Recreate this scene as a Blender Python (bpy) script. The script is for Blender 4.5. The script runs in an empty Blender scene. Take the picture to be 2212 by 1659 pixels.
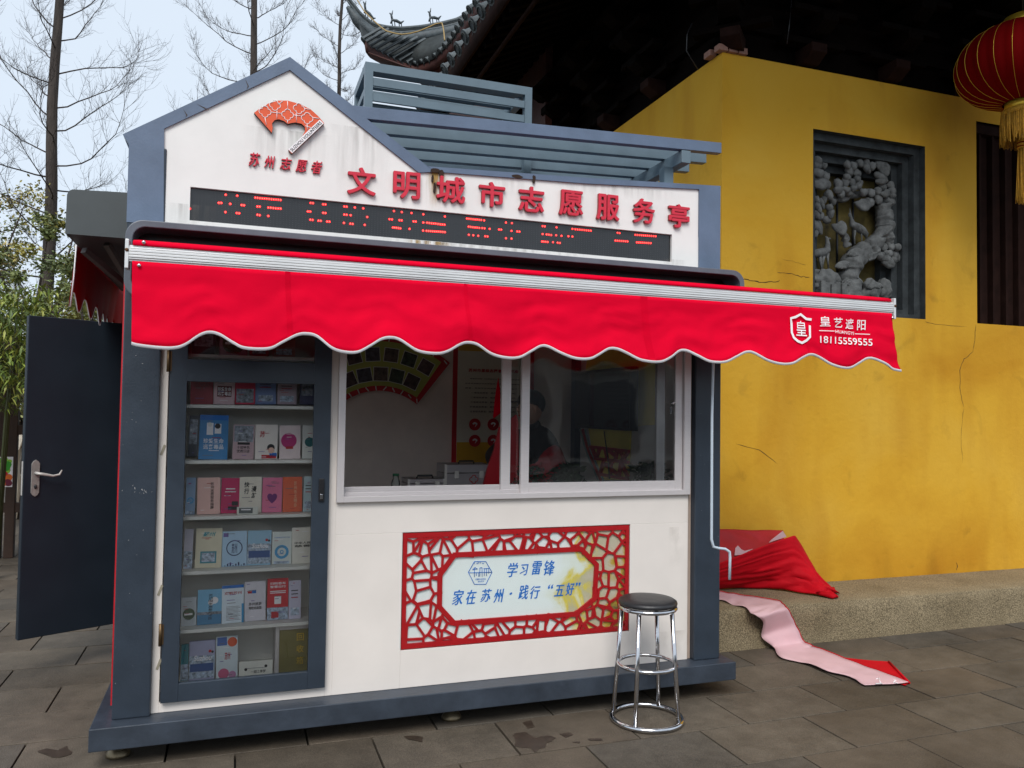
import bpy, bmesh, math, random
from mathutils import Vector, Matrix, noise
R = math.radians
sc = bpy.context.scene
random.seed(7)

# ------------------------------------------------------------------ camera
f_px, CXP, CYP = 1716.11, 1106.0, 829.5           # measured on the photograph at 2212 x 1659
RM = ((0.94423837, 0.02534676, 0.32828561), (-0.32892956, 0.0277775, 0.94394584), (0.01480701, -0.99929273, 0.03456587))
CAM = Vector((0, 0, 1.6))
def ray(px, py):
    d = (px - CXP, py - CYP, f_px)
    return Vector([sum(RM[i][k] * d[k] for k in range(3)) for i in range(3)])
def oY(px, py, Y): d = ray(px, py); return CAM + d * (Y / d.y)
def oZ(px, py, Z): d = ray(px, py); return CAM + d * ((Z - 1.6) / d.z)
def oX(px, py, X): d = ray(px, py); return CAM + d * (X / d.x)
cd = bpy.data.cameras.new('camera'); cam = bpy.data.objects.new('camera', cd); sc.collection.objects.link(cam)
cd.sensor_width = 36; cd.lens = f_px / 2212 * 36; cd.clip_end = 600; cd.clip_start = .05
m = Matrix(((RM[0][0], -RM[0][1], -RM[0][2]), (RM[1][0], -RM[1][1], -RM[1][2]), (RM[2][0], -RM[2][1], -RM[2][2])))
cam.matrix_world = Matrix.Translation(CAM) @ m.to_4x4()
sc.camera = cam
# ------------------------------------------------------------------ sky, sun, exposure
SUN_EL, SUN_AZ = 48, 205        # azimuth measured clockwise from +Y
w = bpy.data.worlds.new("World"); sc.world = w; w.use_nodes = True
nt = w.node_tree; nt.nodes.clear()
sky = nt.nodes.new('ShaderNodeTexSky'); sky.sky_type = 'NISHITA'; sky.sun_disc = False
sky.sun_elevation = R(SUN_EL); sky.sun_rotation = R(SUN_AZ); sky.air_density = 1.0; sky.dust_density = 3.0; sky.ozone_density = 2.0
mx = nt.nodes.new('ShaderNodeMix'); mx.data_type = 'RGBA'; mx.inputs[0].default_value = .86
mx.inputs[7].default_value = (6.1, 6.85, 7.7, 1)      # even cloud cover in front of the blue
bg = nt.nodes.new('ShaderNodeBackground'); bg.inputs[1].default_value = .1
ow = nt.nodes.new('ShaderNodeOutputWorld')
nt.links.new(sky.outputs[0], mx.inputs[6]); nt.links.new(mx.outputs[2], bg.inputs[0]); nt.links.new(bg.outputs[0], ow.inputs[0])
sl = bpy.data.lights.new('sun', 'SUN'); sl.energy = 2.0; sl.angle = R(32); sl.color = (1, .975, .94)
so = bpy.data.objects.new('sun', sl); sc.collection.objects.link(so)
sd = Vector((math.sin(R(SUN_AZ)) * math.cos(R(SUN_EL)), math.cos(R(SUN_AZ)) * math.cos(R(SUN_EL)), math.sin(R(SUN_EL))))
so.rotation_euler = sd.to_track_quat('Z', 'Y').to_euler()
sc.view_settings.view_transform = 'Standard'; sc.view_settings.look = 'None'; sc.view_settings.gamma = 1
sc.view_settings.use_curve_mapping = False; sc.view_settings.exposure = 0.46
sc.cycles.max_bounces = 8; sc.cycles.transparent_max_bounces = 16

# ------------------------------------------------------------------ materials
def s2l(c):
    return tuple(((x / 255) / 12.92 if x / 255 <= .04045 else ((x / 255 + .055) / 1.055) ** 2.4) for x in c)
MATS = {}
def mat(name, col, rough=.6, metal=0, var=.12, vscale=6, bump=0, bscale=60, col2=None, thr=None, emit=None, spec=.5, stretch=None, sheen=0, coat=0, speck=0):
    if name in MATS: return MATS[name]
    mt = bpy.data.materials.new(name); mt.use_nodes = True
    n = mt.node_tree; L = n.links.new; b = n.nodes['Principled BSDF']
    b.inputs['Roughness'].default_value = rough; b.inputs['Metallic'].default_value = metal
    b.inputs['Specular IOR Level'].default_value = spec
    if coat: b.inputs['Coat Weight'].default_value = coat; b.inputs['Coat Roughness'].default_value = .15
    tc = n.nodes.new('ShaderNodeTexCoord'); mp = n.nodes.new('ShaderNodeMapping')
    L(tc.outputs['Object'], mp.inputs[0])
    if stretch: mp.inputs['Scale'].default_value = stretch
    if emit:
        b.inputs['Emission Color'].default_value = (*col, 1); b.inputs['Emission Strength'].default_value = emit
    if var or col2:
        nz = n.nodes.new('ShaderNodeTexNoise'); nz.inputs['Scale'].default_value = vscale; nz.inputs['Detail'].default_value = 6
        nz.inputs['Roughness'].default_value = .62
        L(mp.outputs[0], nz.inputs['Vector'])
        rp = n.nodes.new('ShaderNodeValToRGB')
        a, c = (thr or (.3, .7)); rp.color_ramp.elements[0].position = a; rp.color_ramp.elements[1].position = c
        c2 = col2 or tuple(min(1, x * (1 + var)) for x in col)
        c1 = tuple(x * (1 - var) for x in col)
        rp.color_ramp.elements[0].color = (*c1, 1); rp.color_ramp.elements[1].color = (*c2, 1)
        L(nz.outputs[0], rp.inputs[0]); L(rp.outputs[0], b.inputs['Base Color'])
        if speck:
            n3 = n.nodes.new('ShaderNodeTexNoise'); n3.inputs['Scale'].default_value = 230; n3.inputs['Detail'].default_value = 3; L(mp.outputs[0], n3.inputs['Vector'])
            n4 = n.nodes.new('ShaderNodeTexNoise'); n4.inputs['Scale'].default_value = 1.3; n4.inputs['Detail'].default_value = 8; n4.inputs['Roughness'].default_value = .7; L(mp.outputs[0], n4.inputs['Vector'])
            pv = n.nodes.new('ShaderNodeMath'); pv.operation = 'ADD'; L(n3.outputs[0], pv.inputs[0]); L(n4.outputs[0], pv.inputs[1])
            m3_ = n.nodes.new('ShaderNodeMapRange'); m3_.inputs[1].default_value = .75; m3_.inputs[2].default_value = 1.25; m3_.inputs[3].default_value = 1 - speck; m3_.inputs[4].default_value = 1 + speck; L(pv.outputs[0], m3_.inputs[0])
            mm_ = n.nodes.new('ShaderNodeMix'); mm_.data_type = 'RGBA'; mm_.blend_type = 'MULTIPLY'; mm_.inputs[0].default_value = 1; L(rp.outputs[0], mm_.inputs[6]); L(m3_.outputs[0], mm_.inputs[7]); L(mm_.outputs[2], b.inputs['Base Color'])
        MR = n.nodes.new('ShaderNodeMapRange'); MR.inputs[3].default_value = max(0, rough - .08); MR.inputs[4].default_value = min(1, rough + .1)
        L(nz.outputs[0], MR.inputs[0]); L(MR.outputs[0], b.inputs['Roughness'])
    else: b.inputs['Base Color'].default_value = (*col, 1)
    if bump:
        n2 = n.nodes.new('ShaderNodeTexNoise'); n2.inputs['Scale'].default_value = bscale; n2.inputs['Detail'].default_value = 5
        L(mp.outputs[0], n2.inputs['Vector'])
        bp = n.nodes.new('ShaderNodeBump'); bp.inputs['Strength'].default_value = 1; bp.inputs['Distance'].default_value = bump
        L(n2.outputs[0], bp.inputs['Height']); L(bp.outputs[0], b.inputs['Normal'])
    MATS[name] = mt; return mt
def glass(name, tint=(.96, .97, .97), ior=1.5, rough=.0):
    if name in MATS: return MATS[name]
    mt = bpy.data.materials.new(name); mt.use_nodes = True; n = mt.node_tree; n.nodes.clear(); L = n.links.new
    o = n.nodes.new('ShaderNodeOutputMaterial'); mix = n.nodes.new('ShaderNodeMixShader'); t = n.nodes.new('ShaderNodeBsdfTransparent')
    g = n.nodes.new('ShaderNodeBsdfGlossy'); f = n.nodes.new('ShaderNodeFresnel'); f.inputs[0].default_value = ior
    nz = n.nodes.new('ShaderNodeTexNoise'); nz.inputs['Scale'].default_value = 2.2; bp = n.nodes.new('ShaderNodeBump'); bp.inputs['Distance'].default_value = .006
    tc = n.nodes.new('ShaderNodeTexCoord'); L(tc.outputs['Object'], nz.inputs['Vector']); L(nz.outputs[0], bp.inputs['Height']); L(bp.outputs[0], g.inputs['Normal'])
    t.inputs[0].default_value = (*tint, 1); g.inputs['Roughness'].default_value = rough
    L(f.outputs[0], mix.inputs[0]); L(t.outputs[0], mix.inputs[1]); L(g.outputs[0], mix.inputs[2]); L(mix.outputs[0], o.inputs[0])
    MATS[name] = mt; return mt
BLUE = mat('blue_grey_paint', (.105, .148, .225), .42, var=.14, vscale=5, bump=.0006, bscale=90)
SHADE_BLUE = mat('shaded_blue_paint', (.026, .037, .053), .36, var=.16, vscale=5, bump=.0006, bscale=90)  # same kiosk blue, with the shade of the lower parts put into the colour
BASEM = mat('scuffed_base_paint', (.032, .042, .058), .42, var=.28, vscale=7, bump=.0012, bscale=40)
CAGE = mat('cage_paint', (.115, .165, .20), .42, var=.12, vscale=6)
WHITE = mat('white_panel', (.78, .765, .74), .38, var=.05, vscale=3)
LWHITE = mat('lower_white_panel', (.74, .685, .635), .36, var=.05, vscale=2.5)
REDW = mat('red_side_panel', (.5, .01, .02), .4)
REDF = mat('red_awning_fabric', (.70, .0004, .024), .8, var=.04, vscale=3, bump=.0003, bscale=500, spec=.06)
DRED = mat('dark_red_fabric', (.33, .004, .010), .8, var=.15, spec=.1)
TRIM = mat('white_piping', (.8, .78, .82), .7, var=.03)
ALU = mat('anodised_aluminium', (.66, .62, .62), .35, metal=.3, var=.06, vscale=20, stretch=(1, 1, 20))
BAR = mat('white_aluminium_bar', (.72, .72, .72), .35, metal=.3, var=.06)
CHROME = mat('chrome', (.62, .62, .64), .11, metal=1, var=.05, vscale=30)
STEEL = mat('steel', (.50, .48, .45), .4, metal=.15, var=.15, vscale=25)
BLACK = mat('black_plastic', (.012, .012, .014), .35, var=.2)
VINYL = mat('black_vinyl', (.018, .018, .02), .42, var=.2, vscale=20, bump=.001, bscale=60)
LETR = mat('red_sign_letter', (.60, .018, .045), .35, var=.10, vscale=30)
LETSIDE = mat('aged_letter_edge', (.30, .03, .03), .6, var=.4, vscale=60)
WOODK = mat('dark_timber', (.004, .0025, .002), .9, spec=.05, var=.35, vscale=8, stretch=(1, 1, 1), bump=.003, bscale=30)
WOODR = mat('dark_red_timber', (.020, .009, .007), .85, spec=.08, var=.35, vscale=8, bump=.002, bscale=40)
TILE = mat('grey_roof_tile', (.060, .075, .082), .6, var=.45, vscale=14, bump=.004, bscale=60)
TILED = mat('dark_roof_tile', (.026, .033, .034), .75, var=.5, vscale=12, bump=.004, bscale=50)  # darker tile tone, keeps the gaps between tube tiles dark
GREYST = mat('grey_carved_brick', (.145, .15, .148), .85, spec=.2, var=.45, vscale=14, bump=.004, bscale=70)
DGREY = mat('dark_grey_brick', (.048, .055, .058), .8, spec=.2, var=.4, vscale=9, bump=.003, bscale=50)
PAVE = [mat('paving_stone_%d' % i, c, .66, var=.18, vscale=5 + 2 * i, bump=.0022, bscale=120, spec=.35, speck=.45) for i, c in enumerate([(.090, .071, .052), (.074, .059, .043), (.098, .080, .060), (.080, .068, .054)])]
GROUND = mat('joint_soil', (.010, .009, .008), .9, var=.3)
WOODF = mat('brown_fence_wood', (.04, .02, .012), .7, var=.3)
GOLD = mat('gold_foil', (.75, .50, .05), .35, metal=.6, var=.1)
LANT = mat('red_lantern_silk', (.15, .0004, .0006), .8, spec=.08, var=.08, vscale=3)
TASS = mat('yellow_tassel', (.45, .24, .015), .7, var=.3, vscale=60)
PINK = mat('pink_fabric_back', (.62, .40, .42), .85, var=.08, vscale=4)
PAPERW = mat('white_paper', (.72, .71, .68), .6, var=.03)
def flat(name, c, rough=.55): return mat(name, s2l(c), rough, var=.05, vscale=20)
INK = flat('black_ink', (25, 22, 25)); BINK = flat('blue_ink', (0, 105, 190)); RINK = flat('red_ink', (180, 20, 35)); WINK = flat('white_ink', (240, 236, 238))
SKIN = mat('skin', (.45, .25, .17), .55, var=.05)
GLASSM = glass('window_glass', ior=1.75); DOORGL = glass('cabinet_glass')

def yellow_wall():
    mt = bpy.data.materials.new('yellow_plaster'); mt.use_nodes = True; n = mt.node_tree; L = n.links.new; b = n.nodes['Principled BSDF']
    b.inputs['Roughness'].default_value = .8; b.inputs['Specular IOR Level'].default_value = .25
    tc = n.nodes.new('ShaderNodeTexCoord')
    def nz(scale, det, st=(1, 1, 1), dist=0):
        mp = n.nodes.new('ShaderNodeMapping'); mp.inputs['Scale'].default_value = st; L(tc.outputs['Object'], mp.inputs[0])
        k = n.nodes.new('ShaderNodeTexNoise'); k.inputs['Scale'].default_value = scale; k.inputs['Detail'].default_value = det; k.inputs['Distortion'].default_value = dist
        L(mp.outputs[0], k.inputs['Vector']); return k
    def ramp(src, pts):
        r = n.nodes.new('ShaderNodeValToRGB')
        while len(r.color_ramp.elements) < len(pts): r.color_ramp.elements.new(.5)
        for e, (p, c) in zip(r.color_ramp.elements, pts): e.position = p; e.color = (*c, 1)
        L(src, r.inputs[0]); return r
    def mixc(fac, a, bb, mode='MIX'):
        k = n.nodes.new('ShaderNodeMix'); k.data_type = 'RGBA'; k.blend_type = mode
        if isinstance(fac, float): k.inputs[0].default_value = fac
        else: L(fac, k.inputs[0])
        L(a, k.inputs[6]); L(bb, k.inputs[7]); return k.outputs[2]
    base = ramp(nz(.9, 5, dist=.6).outputs[0], [(.28, (.53, .25, .012)), (.5, (.65, .355, .026)), (.72, (.68, .40, .045))])
    st = ramp(nz(1.6, 6, (1.6, 1.6, .35)).outputs[0], [(.36, (1, 1, 1)), (.52, (1, 1, 1)), (.80, (.72, .60, .52))])
    c = mixc(.6, base.outputs[0], st.outputs[0], 'MULTIPLY')
    gr = ramp(nz(3.2, 7, dist=.8).outputs[0], [(.5, (1, 1, 1)), (.62, (1, 1, 1)), (.76, (.62, .62, .70))])
    c = mixc(.6, c, gr.outputs[0], 'MULTIPLY')
    sp = n.nodes.new('ShaderNodeSeparateXYZ'); L(tc.outputs['Object'], sp.inputs[0])
    dn = nz(2.6, 7, (1, 1, .6), 1.0); ad = n.nodes.new('ShaderNodeMath'); ad.operation = 'MULTIPLY_ADD'; ad.inputs[1].default_value = -1.5; L(dn.outputs[0], ad.inputs[0]); L(sp.outputs[2], ad.inputs[2])
    dm = ramp(ad.outputs[0], [(0, (.50, .44, .34)), (.12, (.78, .70, .60)), (.40, (1, 1, 1))])
    mrr = n.nodes.new('ShaderNodeMapRange'); mrr.inputs[1].default_value = -.75; mrr.inputs[2].default_value = 1.6; L(ad.outputs[0], mrr.inputs[0]); L(mrr.outputs[0], dm.inputs[0])
    c = mixc(.5, c, dm.outputs[0], 'MULTIPLY')
    L(c, b.inputs['Base Color'])
    k = nz(22, 8); bp = n.nodes.new('ShaderNodeBump'); bp.inputs['Distance'].default_value = .006; bp.inputs['Strength'].default_value = .7
    L(k.outputs[0], bp.inputs['Height']); L(bp.outputs[0], b.inputs['Normal'])
    return mt
YEL = yellow_wall()
def granite():
    mt = bpy.data.materials.new('rough_granite'); mt.use_nodes = True; n = mt.node_tree; L = n.links.new; b = n.nodes['Principled BSDF']
    b.inputs['Roughness'].default_value = .85
    tc = n.nodes.new('ShaderNodeTexCoord')
    a = n.nodes.new('ShaderNodeTexNoise'); a.inputs['Scale'].default_value = 130; a.inputs['Detail'].default_value = 3
    v = n.nodes.new('ShaderNodeTexNoise'); v.inputs['Scale'].default_value = 3.5; v.inputs['Detail'].default_value = 6
    for k in (a, v): L(tc.outputs['Object'], k.inputs['Vector'])
    r = n.nodes.new('ShaderNodeValToRGB'); L(a.outputs[0], r.inputs[0])
    r.color_ramp.elements[0].position = .36; r.color_ramp.elements[0].color = (.12, .092, .052, 1)
    r.color_ramp.elements[1].position = .62; r.color_ramp.elements[1].color = (.36, .285, .17, 1)
    r2 = n.nodes.new('ShaderNodeValToRGB'); L(v.outputs[0], r2.inputs[0]); r2.color_ramp.elements[0].color = (.74, .72, .68, 1); r2.color_ramp.elements[0].position = .3; r2.color_ramp.elements[1].position = .65
    mm = n.nodes.new('ShaderNodeMix'); mm.data_type = 'RGBA'; mm.blend_type = 'MULTIPLY'; mm.inputs[0].default_value = 1
    L(r.outputs[0], mm.inputs[6]); L(r2.outputs[0], mm.inputs[7]); L(mm.outputs[2], b.inputs['Base Color'])
    bp = n.nodes.new('ShaderNodeBump'); bp.inputs['Distance'].default_value = .008; L(a.outputs[0], bp.inputs['Height']); L(bp.outputs[0], b.inputs['Normal'])
    return mt
GRAN = granite()

# ------------------------------------------------------------------ mesh helpers
class MB:
    def __init__(s): s.v = []; s.f = []; s.m = []; s.mats = []; s.smooth = []
    def mi(s, mt):
        if mt not in s.mats: s.mats.append(mt)
        return s.mats.index(mt)
    def add(s, vs, fs, mt, smooth=False):
        o = len(s.v); k = s.mi(mt); s.v += [tuple(v) for v in vs]
        for f in fs: s.f.append([o + i for i in f]); s.m.append(k); s.smooth.append(smooth)
        return s
    def box(s, x0, x1, y0, y1, z0, z1, mt):
        vs = [(x, y, z) for z in (z0, z1) for y in (y0, y1) for x in (x0, x1)]
        return s.add(vs, [(0, 2, 3, 1), (4, 5, 7, 6), (0, 1, 5, 4), (2, 6, 7, 3), (0, 4, 6, 2), (1, 3, 7, 5)], mt)
    def obb(s, a, b, w, h, mt, up=Vector((0, 0, 1))):
        a, b = Vector(a), Vector(b); d = (b - a).normalized(); sx = d.cross(up).normalized() * w / 2; u = sx.cross(d).normalized() * h / 2
        vs = [p + i * sx + j * u for p in (a, b) for j in (-1, 1) for i in (-1, 1)]
        return s.add(vs, [(0, 2, 3, 1), (4, 5, 7, 6), (0, 1, 5, 4), (2, 6, 7, 3), (0, 4, 6, 2), (1, 3, 7, 5)], mt)
    def tube(s, pts, r, mt, n=8, closed=False, smooth=True, cap=True):
        pts = [Vector(p) for p in pts]; rs = r if isinstance(r, (list, tuple)) else [r] * len(pts); N = len(pts); vs = []; fs = []
        prev = None
        for i, p in enumerate(pts):
            if closed: t = (pts[(i + 1) % N] - pts[i - 1])
            else: t = pts[min(i + 1, N - 1)] - pts[max(i - 1, 0)]
            t.normalize()
            if prev is None:
                q = t.orthogonal().normalized()
            else:
                q = prev - t * prev.dot(t)
                q = q.normalized() if q.length > 1e-6 else t.orthogonal().normalized()
            prev = q; bb = t.cross(q)
            for k in range(n):
                a = 2 * math.pi * k / n; vs.append(p + (q * math.cos(a) + bb * math.sin(a)) * rs[i])
        M = N if closed else N - 1
        for i in range(M):
            for k in range(n):
                fs.append((i * n + k, i * n + (k + 1) % n, ((i + 1) % N) * n + (k + 1) % n, ((i + 1) % N) * n + k))
        if cap and not closed: fs += [tuple(reversed(range(n))), tuple((N - 1) * n + k for k in range(n))]
        return s.add(vs, fs, mt, smooth)
    def lathe(s, prof, c, mt, n=32, smooth=True, axis=None):
        c = Vector(c); vs = []; fs = []
        for r, z in prof:
            for k in range(n):
                a = 2 * math.pi * k / n; vs.append(c + Vector((r * math.cos(a), r * math.sin(a), z)))
        for i in range(len(prof) - 1):
            for k in range(n): fs.append((i * n + k, i * n + (k + 1) % n, (i + 1) * n + (k + 1) % n, (i + 1) * n + k))
        if prof[0][0] > 1e-4: fs.append(tuple(reversed(range(n))))
        if prof[-1][0] > 1e-4: fs.append(tuple((len(prof) - 1) * n + k for k in range(n)))
        return s.add(vs, fs, mt, smooth)
    def prism(s, poly, y0, y1, mt, side=None):      # poly of (x, z), front at y0
        n = len(poly); vs = [(x, y0, z) for x, z in poly] + [(x, y1, z) for x, z in poly]
        ar = sum(poly[i][0] * poly[(i + 1) % n][1] - poly[(i + 1) % n][0] * poly[i][1] for i in range(n))
        fr = list(range(n)); bk = list(reversed([n + i for i in range(n)]))
        if ar < 0: fr.reverse(); bk.reverse()
        s.add(vs, [fr, bk], mt)
        return s.add(vs, [((i + 1) % n, i, n + i, n + (i + 1) % n) if ar > 0 else (i, (i + 1) % n, n + (i + 1) % n, n + i) for i in range(n)], side or mt)
    def grid(s, rows, mt, smooth=True):
        n = len(rows[0]); vs = [p for r_ in rows for p in r_]
        return s.add(vs, [(i * n + j, i * n + j + 1, (i + 1) * n + j + 1, (i + 1) * n + j) for i in range(len(rows) - 1) for j in range(n - 1)], mt, smooth)
    def ball(s, c, rad, mt, sub=2, nz=0, nf=3, rot=None, seed=0):
        bm = bmesh.new(); bmesh.ops.create_icosphere(bm, subdivisions=sub, radius=1); c = Vector(c)
        rad = Vector(rad) if not isinstance(rad, (int, float)) else Vector((rad,) * 3); vs = []
        for v in bm.verts:
            p = v.co.copy(); k = 1 + nz * noise.noise(p * nf + Vector((seed * 7.3, 1.1, 2.2))) if nz else 1
            p = Vector((p.x * rad.x, p.y * rad.y, p.z * rad.z)) * k
            if rot: p = rot @ p
            vs.append(p + c)
        fs = [[v.index for v in f.verts] for f in bm.faces]; bm.free()
        return s.add(vs, fs, mt, True)
    def text(s, body, x0, x1, z0, z1, y, mt, ext=0, bold=0, shear=0, side=None, keep=False, u=None, vv=None, org=None):
        vs, fs = text_mesh(body, bold, shear)
        if not vs: return s
        a0 = min(v[0] for v in vs); a1 = max(v[0] for v in vs); b0 = min(v[1] for v in vs); b1 = max(v[1] for v in vs)
        sx = (x1 - x0) / (a1 - a0); sz = (z1 - z0) / (b1 - b0)
        if keep: k = min(sx, sz); x0 = (x0 + x1) / 2 - k * (a1 - a0) / 2; z0 = (z0 + z1) / 2 - k * (b1 - b0) / 2; sx = sz = k
        P = [(x0 + (v[0] - a0) * sx, y, z0 + (v[1] - b0) * sz) for v in vs]
        s.add(P, fs, mt)
        if ext:
            cnt = {}
            for f in fs:
                for i in range(len(f)):
                    a, b = f[i], f[(i + 1) % len(f)]; k = (min(a, b), max(a, b)); cnt.setdefault(k, []).append((a, b))
            n = len(P); P2 = P + [(p[0], y + ext, p[2]) for p in P]
            s.add(P2, [(e[0][1], e[0][0], n + e[0][0], n + e[0][1]) for e in cnt.values() if len(e) == 1], side or mt)
        return s
    def build(s, name, parent=None, bevel=0, solid=0, **kw):
        me = bpy.data.meshes.new(name); me.from_pydata(s.v, [], s.f)
        for mt in s.mats: me.materials.append(mt)
        me.polygons.foreach_set('material_index', s.m); me.polygons.foreach_set('use_smooth', s.smooth); me.update()
        o = bpy.data.objects.new(name, me); sc.collection.objects.link(o)
        if parent: o.parent = parent; o.matrix_parent_inverse = parent.matrix_basis.inverted()
        if solid: md = o.modifiers.new('solid', 'SOLIDIFY'); md.thickness = solid; md.offset = 0
        if bevel: md = o.modifiers.new('bevel', 'BEVEL'); md.width = bevel; md.segments = 2; md.limit_method = 'ANGLE'; md.angle_limit = R(40)
        for k, v in kw.items(): o[k] = v
        return o
_tc = {}
def text_mesh(body, bold=0, shear=0):
    k = (body, bold, shear)
    if k in _tc: return _tc[k]
    cu = bpy.data.curves.new('t', 'FONT'); cu.body = body; cu.offset = bold; cu.shear = shear; cu.resolution_u = 3
    o = bpy.data.objects.new('t', cu); sc.collection.objects.link(o); bpy.context.view_layer.update()
    me = bpy.data.meshes.new_from_object(o.evaluated_get(bpy.context.evaluated_depsgraph_get()))
    vs = [(v.co.x, v.co.y) for v in me.vertices]; fs = []
    for p in me.polygons:
        f = list(p.vertices)
        if p.normal.z < 0: f.reverse()
        fs.append(f)
    bpy.data.objects.remove(o); bpy.data.curves.remove(cu); bpy.data.meshes.remove(me)
    _tc[k] = (vs, fs); return _tc[k]
def thing(name, label, cat, loc=(0, 0, 0), rz=0, group=None, kind=None):
    o = bpy.data.objects.new(name, None); sc.collection.objects.link(o); o.location = loc; o.rotation_euler = (0, 0, rz)
    o.empty_display_size = .1; o['label'] = label; o['category'] = cat
    if group: o['group'] = group
    if kind: o['kind'] = kind
    bpy.context.view_layer.update(); return o
def tag(o, label, cat, group=None, kind=None):
    o['label'] = label; o['category'] = cat
    if group: o['group'] = group
    if kind: o['kind'] = kind
    return o
def link(name, me, parent=None, mw=None):
    o = bpy.data.objects.new(name, me); sc.collection.objects.link(o)
    if parent: o.parent = parent; o.matrix_parent_inverse = parent.matrix_basis.inverted()
    if mw is not None: o.matrix_basis = mw
    return o
# pixel readings taken in enlargements of the photograph
def zq(x, y): return (x * .633 / 1.7939, y * .633 / 1.7939)
def z2(x, y): return ((1200 + x * .7685) / 1.7939, y * .7685 / 1.7939)
def z3(x, y): return ((1300 + x * .36166) / 1.7939, y * .36166 / 1.7939)
def zn(x, y): return ((3100 + x * .4219) / 1.7939, (500 + y * .4219) / 1.7939)
def z7(x, y): return ((1450 + x * .6184) / 1.7939, (1950 + y * .6184) / 1.7939)
def z8(x, y): return ((2600 + x * .6486) / 1.7939, (1900 + y * .6486) / 1.7939)
def z4(x, y): return ((1300 + x * .3918) / 1.7939, (1300 + y * .3918) / 1.7939)
def z5b(x, y): return ((2000 + x * .3918) / 1.7939, (1300 + y * .3918) / 1.7939)
def zV(x, y): return ((2600 + x * .4521) / 1.7939, (900 + y * .4521) / 1.7939)
def zB(x, y): return ((200 + x * .4822) / 1.7939, (650 + y * .4822) / 1.7939)

# ================================================================== GROUND
gb = MB(); gb.add([(-200, -120, -.03), (200, -120, -.03), (200, 300, -.03), (-200, 300, -.03)], [(0, 1, 2, 3)], GROUND)
ground = gb.build('ground', kind='structure')
pav = bpy.data.objects.new('pavement', None); sc.collection.objects.link(pav); pav['kind'] = 'structure'
rowh, ln = .405, .63
slabs = []
far = MB()
def visible(x, y):
    q = Vector((x, y, 0)) - CAM; X = sum(RM[i][0] * q[i] for i in range(3)); Yy = sum(RM[i][1] * q[i] for i in range(3)); Zz = sum(RM[i][2] * q[i] for i in range(3))
    if Zz < .3: return False
    u, v = CXP + f_px * X / Zz, CYP + f_px * Yy / Zz
    return -120 < u < 2340 and v < 1790
rr = random.Random(3)
for j in range(-16, 80):
    y0 = 3.13 + j * rowh
    off = (.37 if j % 2 == 0 else .04)
    for i in range(-60, 30):
        x0 = off + i * ln
        if -.2 < x0 < 2.2 and y0 > 4.2 and y0 < 5.6: pass
        slabs.append((x0, y0))
vis = []; rest = []
for x0, y0 in slabs:
    cxs, cys = x0 + ln / 2, y0 + rowh / 2
    hid = (x0 > 2.85 and y0 > 4.45)
    if hid: continue
    v = any(visible(a, b) for a in (x0, x0 + ln) for b in (y0, y0 + rowh))
    under = -.3 < x0 and x0 + ln < 2.7 and y0 > 4.45
    (vis if v and not under else rest).append((x0, y0))
vis.sort(key=lambda s: s[0] ** 2 + s[1] ** 2)
def slab(mb, x0, y0, zt, mt, t=.03):
    g = .0048; a, b, c, d = x0 + g, x0 + ln - g, y0 + g, y0 + rowh - g; k = .0012
    e = rr.uniform(-.0012, .0012); h = rr.uniform(-.0012, .0012)
    vs = [(a, c, zt - t), (b, c, zt - t), (b, d, zt - t), (a, d, zt - t), (a, c, zt - k), (b, c, zt - k), (b, d, zt - k), (a, d, zt - k),
          (a + k, c + k, zt + e), (b - k, c + k, zt - h), (b - k, d - k, zt - e), (a + k, d - k, zt + h)]
    mb.add(vs, [(0, 1, 5, 4), (1, 2, 6, 5), (2, 3, 7, 6), (3, 0, 4, 7), (4, 5, 9, 8), (5, 6, 10, 9), (6, 7, 11, 10), (7, 4, 8, 11), (8, 9, 10, 11)], mt)
for x0, y0 in vis[:285]:
    b = MB(); slab(b, x0, y0, -.001 + rr.uniform(-.0015, .0015), rr.choice(PAVE)); b.build('paving_slab', pav)
for x0, y0 in vis[285:] + [s for s in rest if abs(s[0]) < 13 and s[1] < 36]:
    slab(far, x0, y0, -.001, rr.choice(PAVE))
far.build('paving_slab', pav, kind='stuff')
# wet stains (dark water marks, 1 mm film)
WET = mat('damp_stain', (.046, .032, .023), .42, var=.3, vscale=30)
def stain(pts, name='damp_stain'):
    pts = [oZ(*p, .0025) for p in pts]; c = sum(pts, Vector()) / len(pts); b = MB()
    out = []
    for i, p in enumerate(pts):
        q = pts[(i + 1) % len(pts)]
        for t in (0, .33, .66):
            a = p.lerp(q, t); a = c + (a - c) * (1 + .28 * noise.noise(a * 22)); out.append(a)
    vs = [(c.x, c.y, .0025)] + [(a.x, a.y, .0025) for a in out]
    b.add(vs, [(0, i + 1, (i + 1) % len(out) + 1) for i in range(len(out))], WET); return b.build(name, pav)
stain([z7(*p) for p in ((870, 1450), (950, 1435), (1010, 1470), (1080, 1455), (1150, 1470), (1080, 1500), (1060, 1530), (1010, 1560), (960, 1530), (880, 1520))])
stain([z7(*p) for p in ((1160, 1445), (1220, 1435), (1245, 1450), (1200, 1468))])
stain([z7(*p) for p in ((930, 1375), (985, 1360), (1005, 1400), (960, 1412))])
stain([z7(*p) for p in ((1235, 1495), (1290, 1492), (1285, 1503))])
stain([z7(*p) for p in ((180, 1460), (260, 1455), (310, 1465), (300, 1495), (220, 1478))])
stain([(78, 1622), (100, 1616), (125, 1620), (142, 1612), (160, 1630), (128, 1638), (105, 1632)])
stain([z7(*p) for p in ((1340, 1475), (1420, 1472), (1425, 1485), (1350, 1488))])

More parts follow.
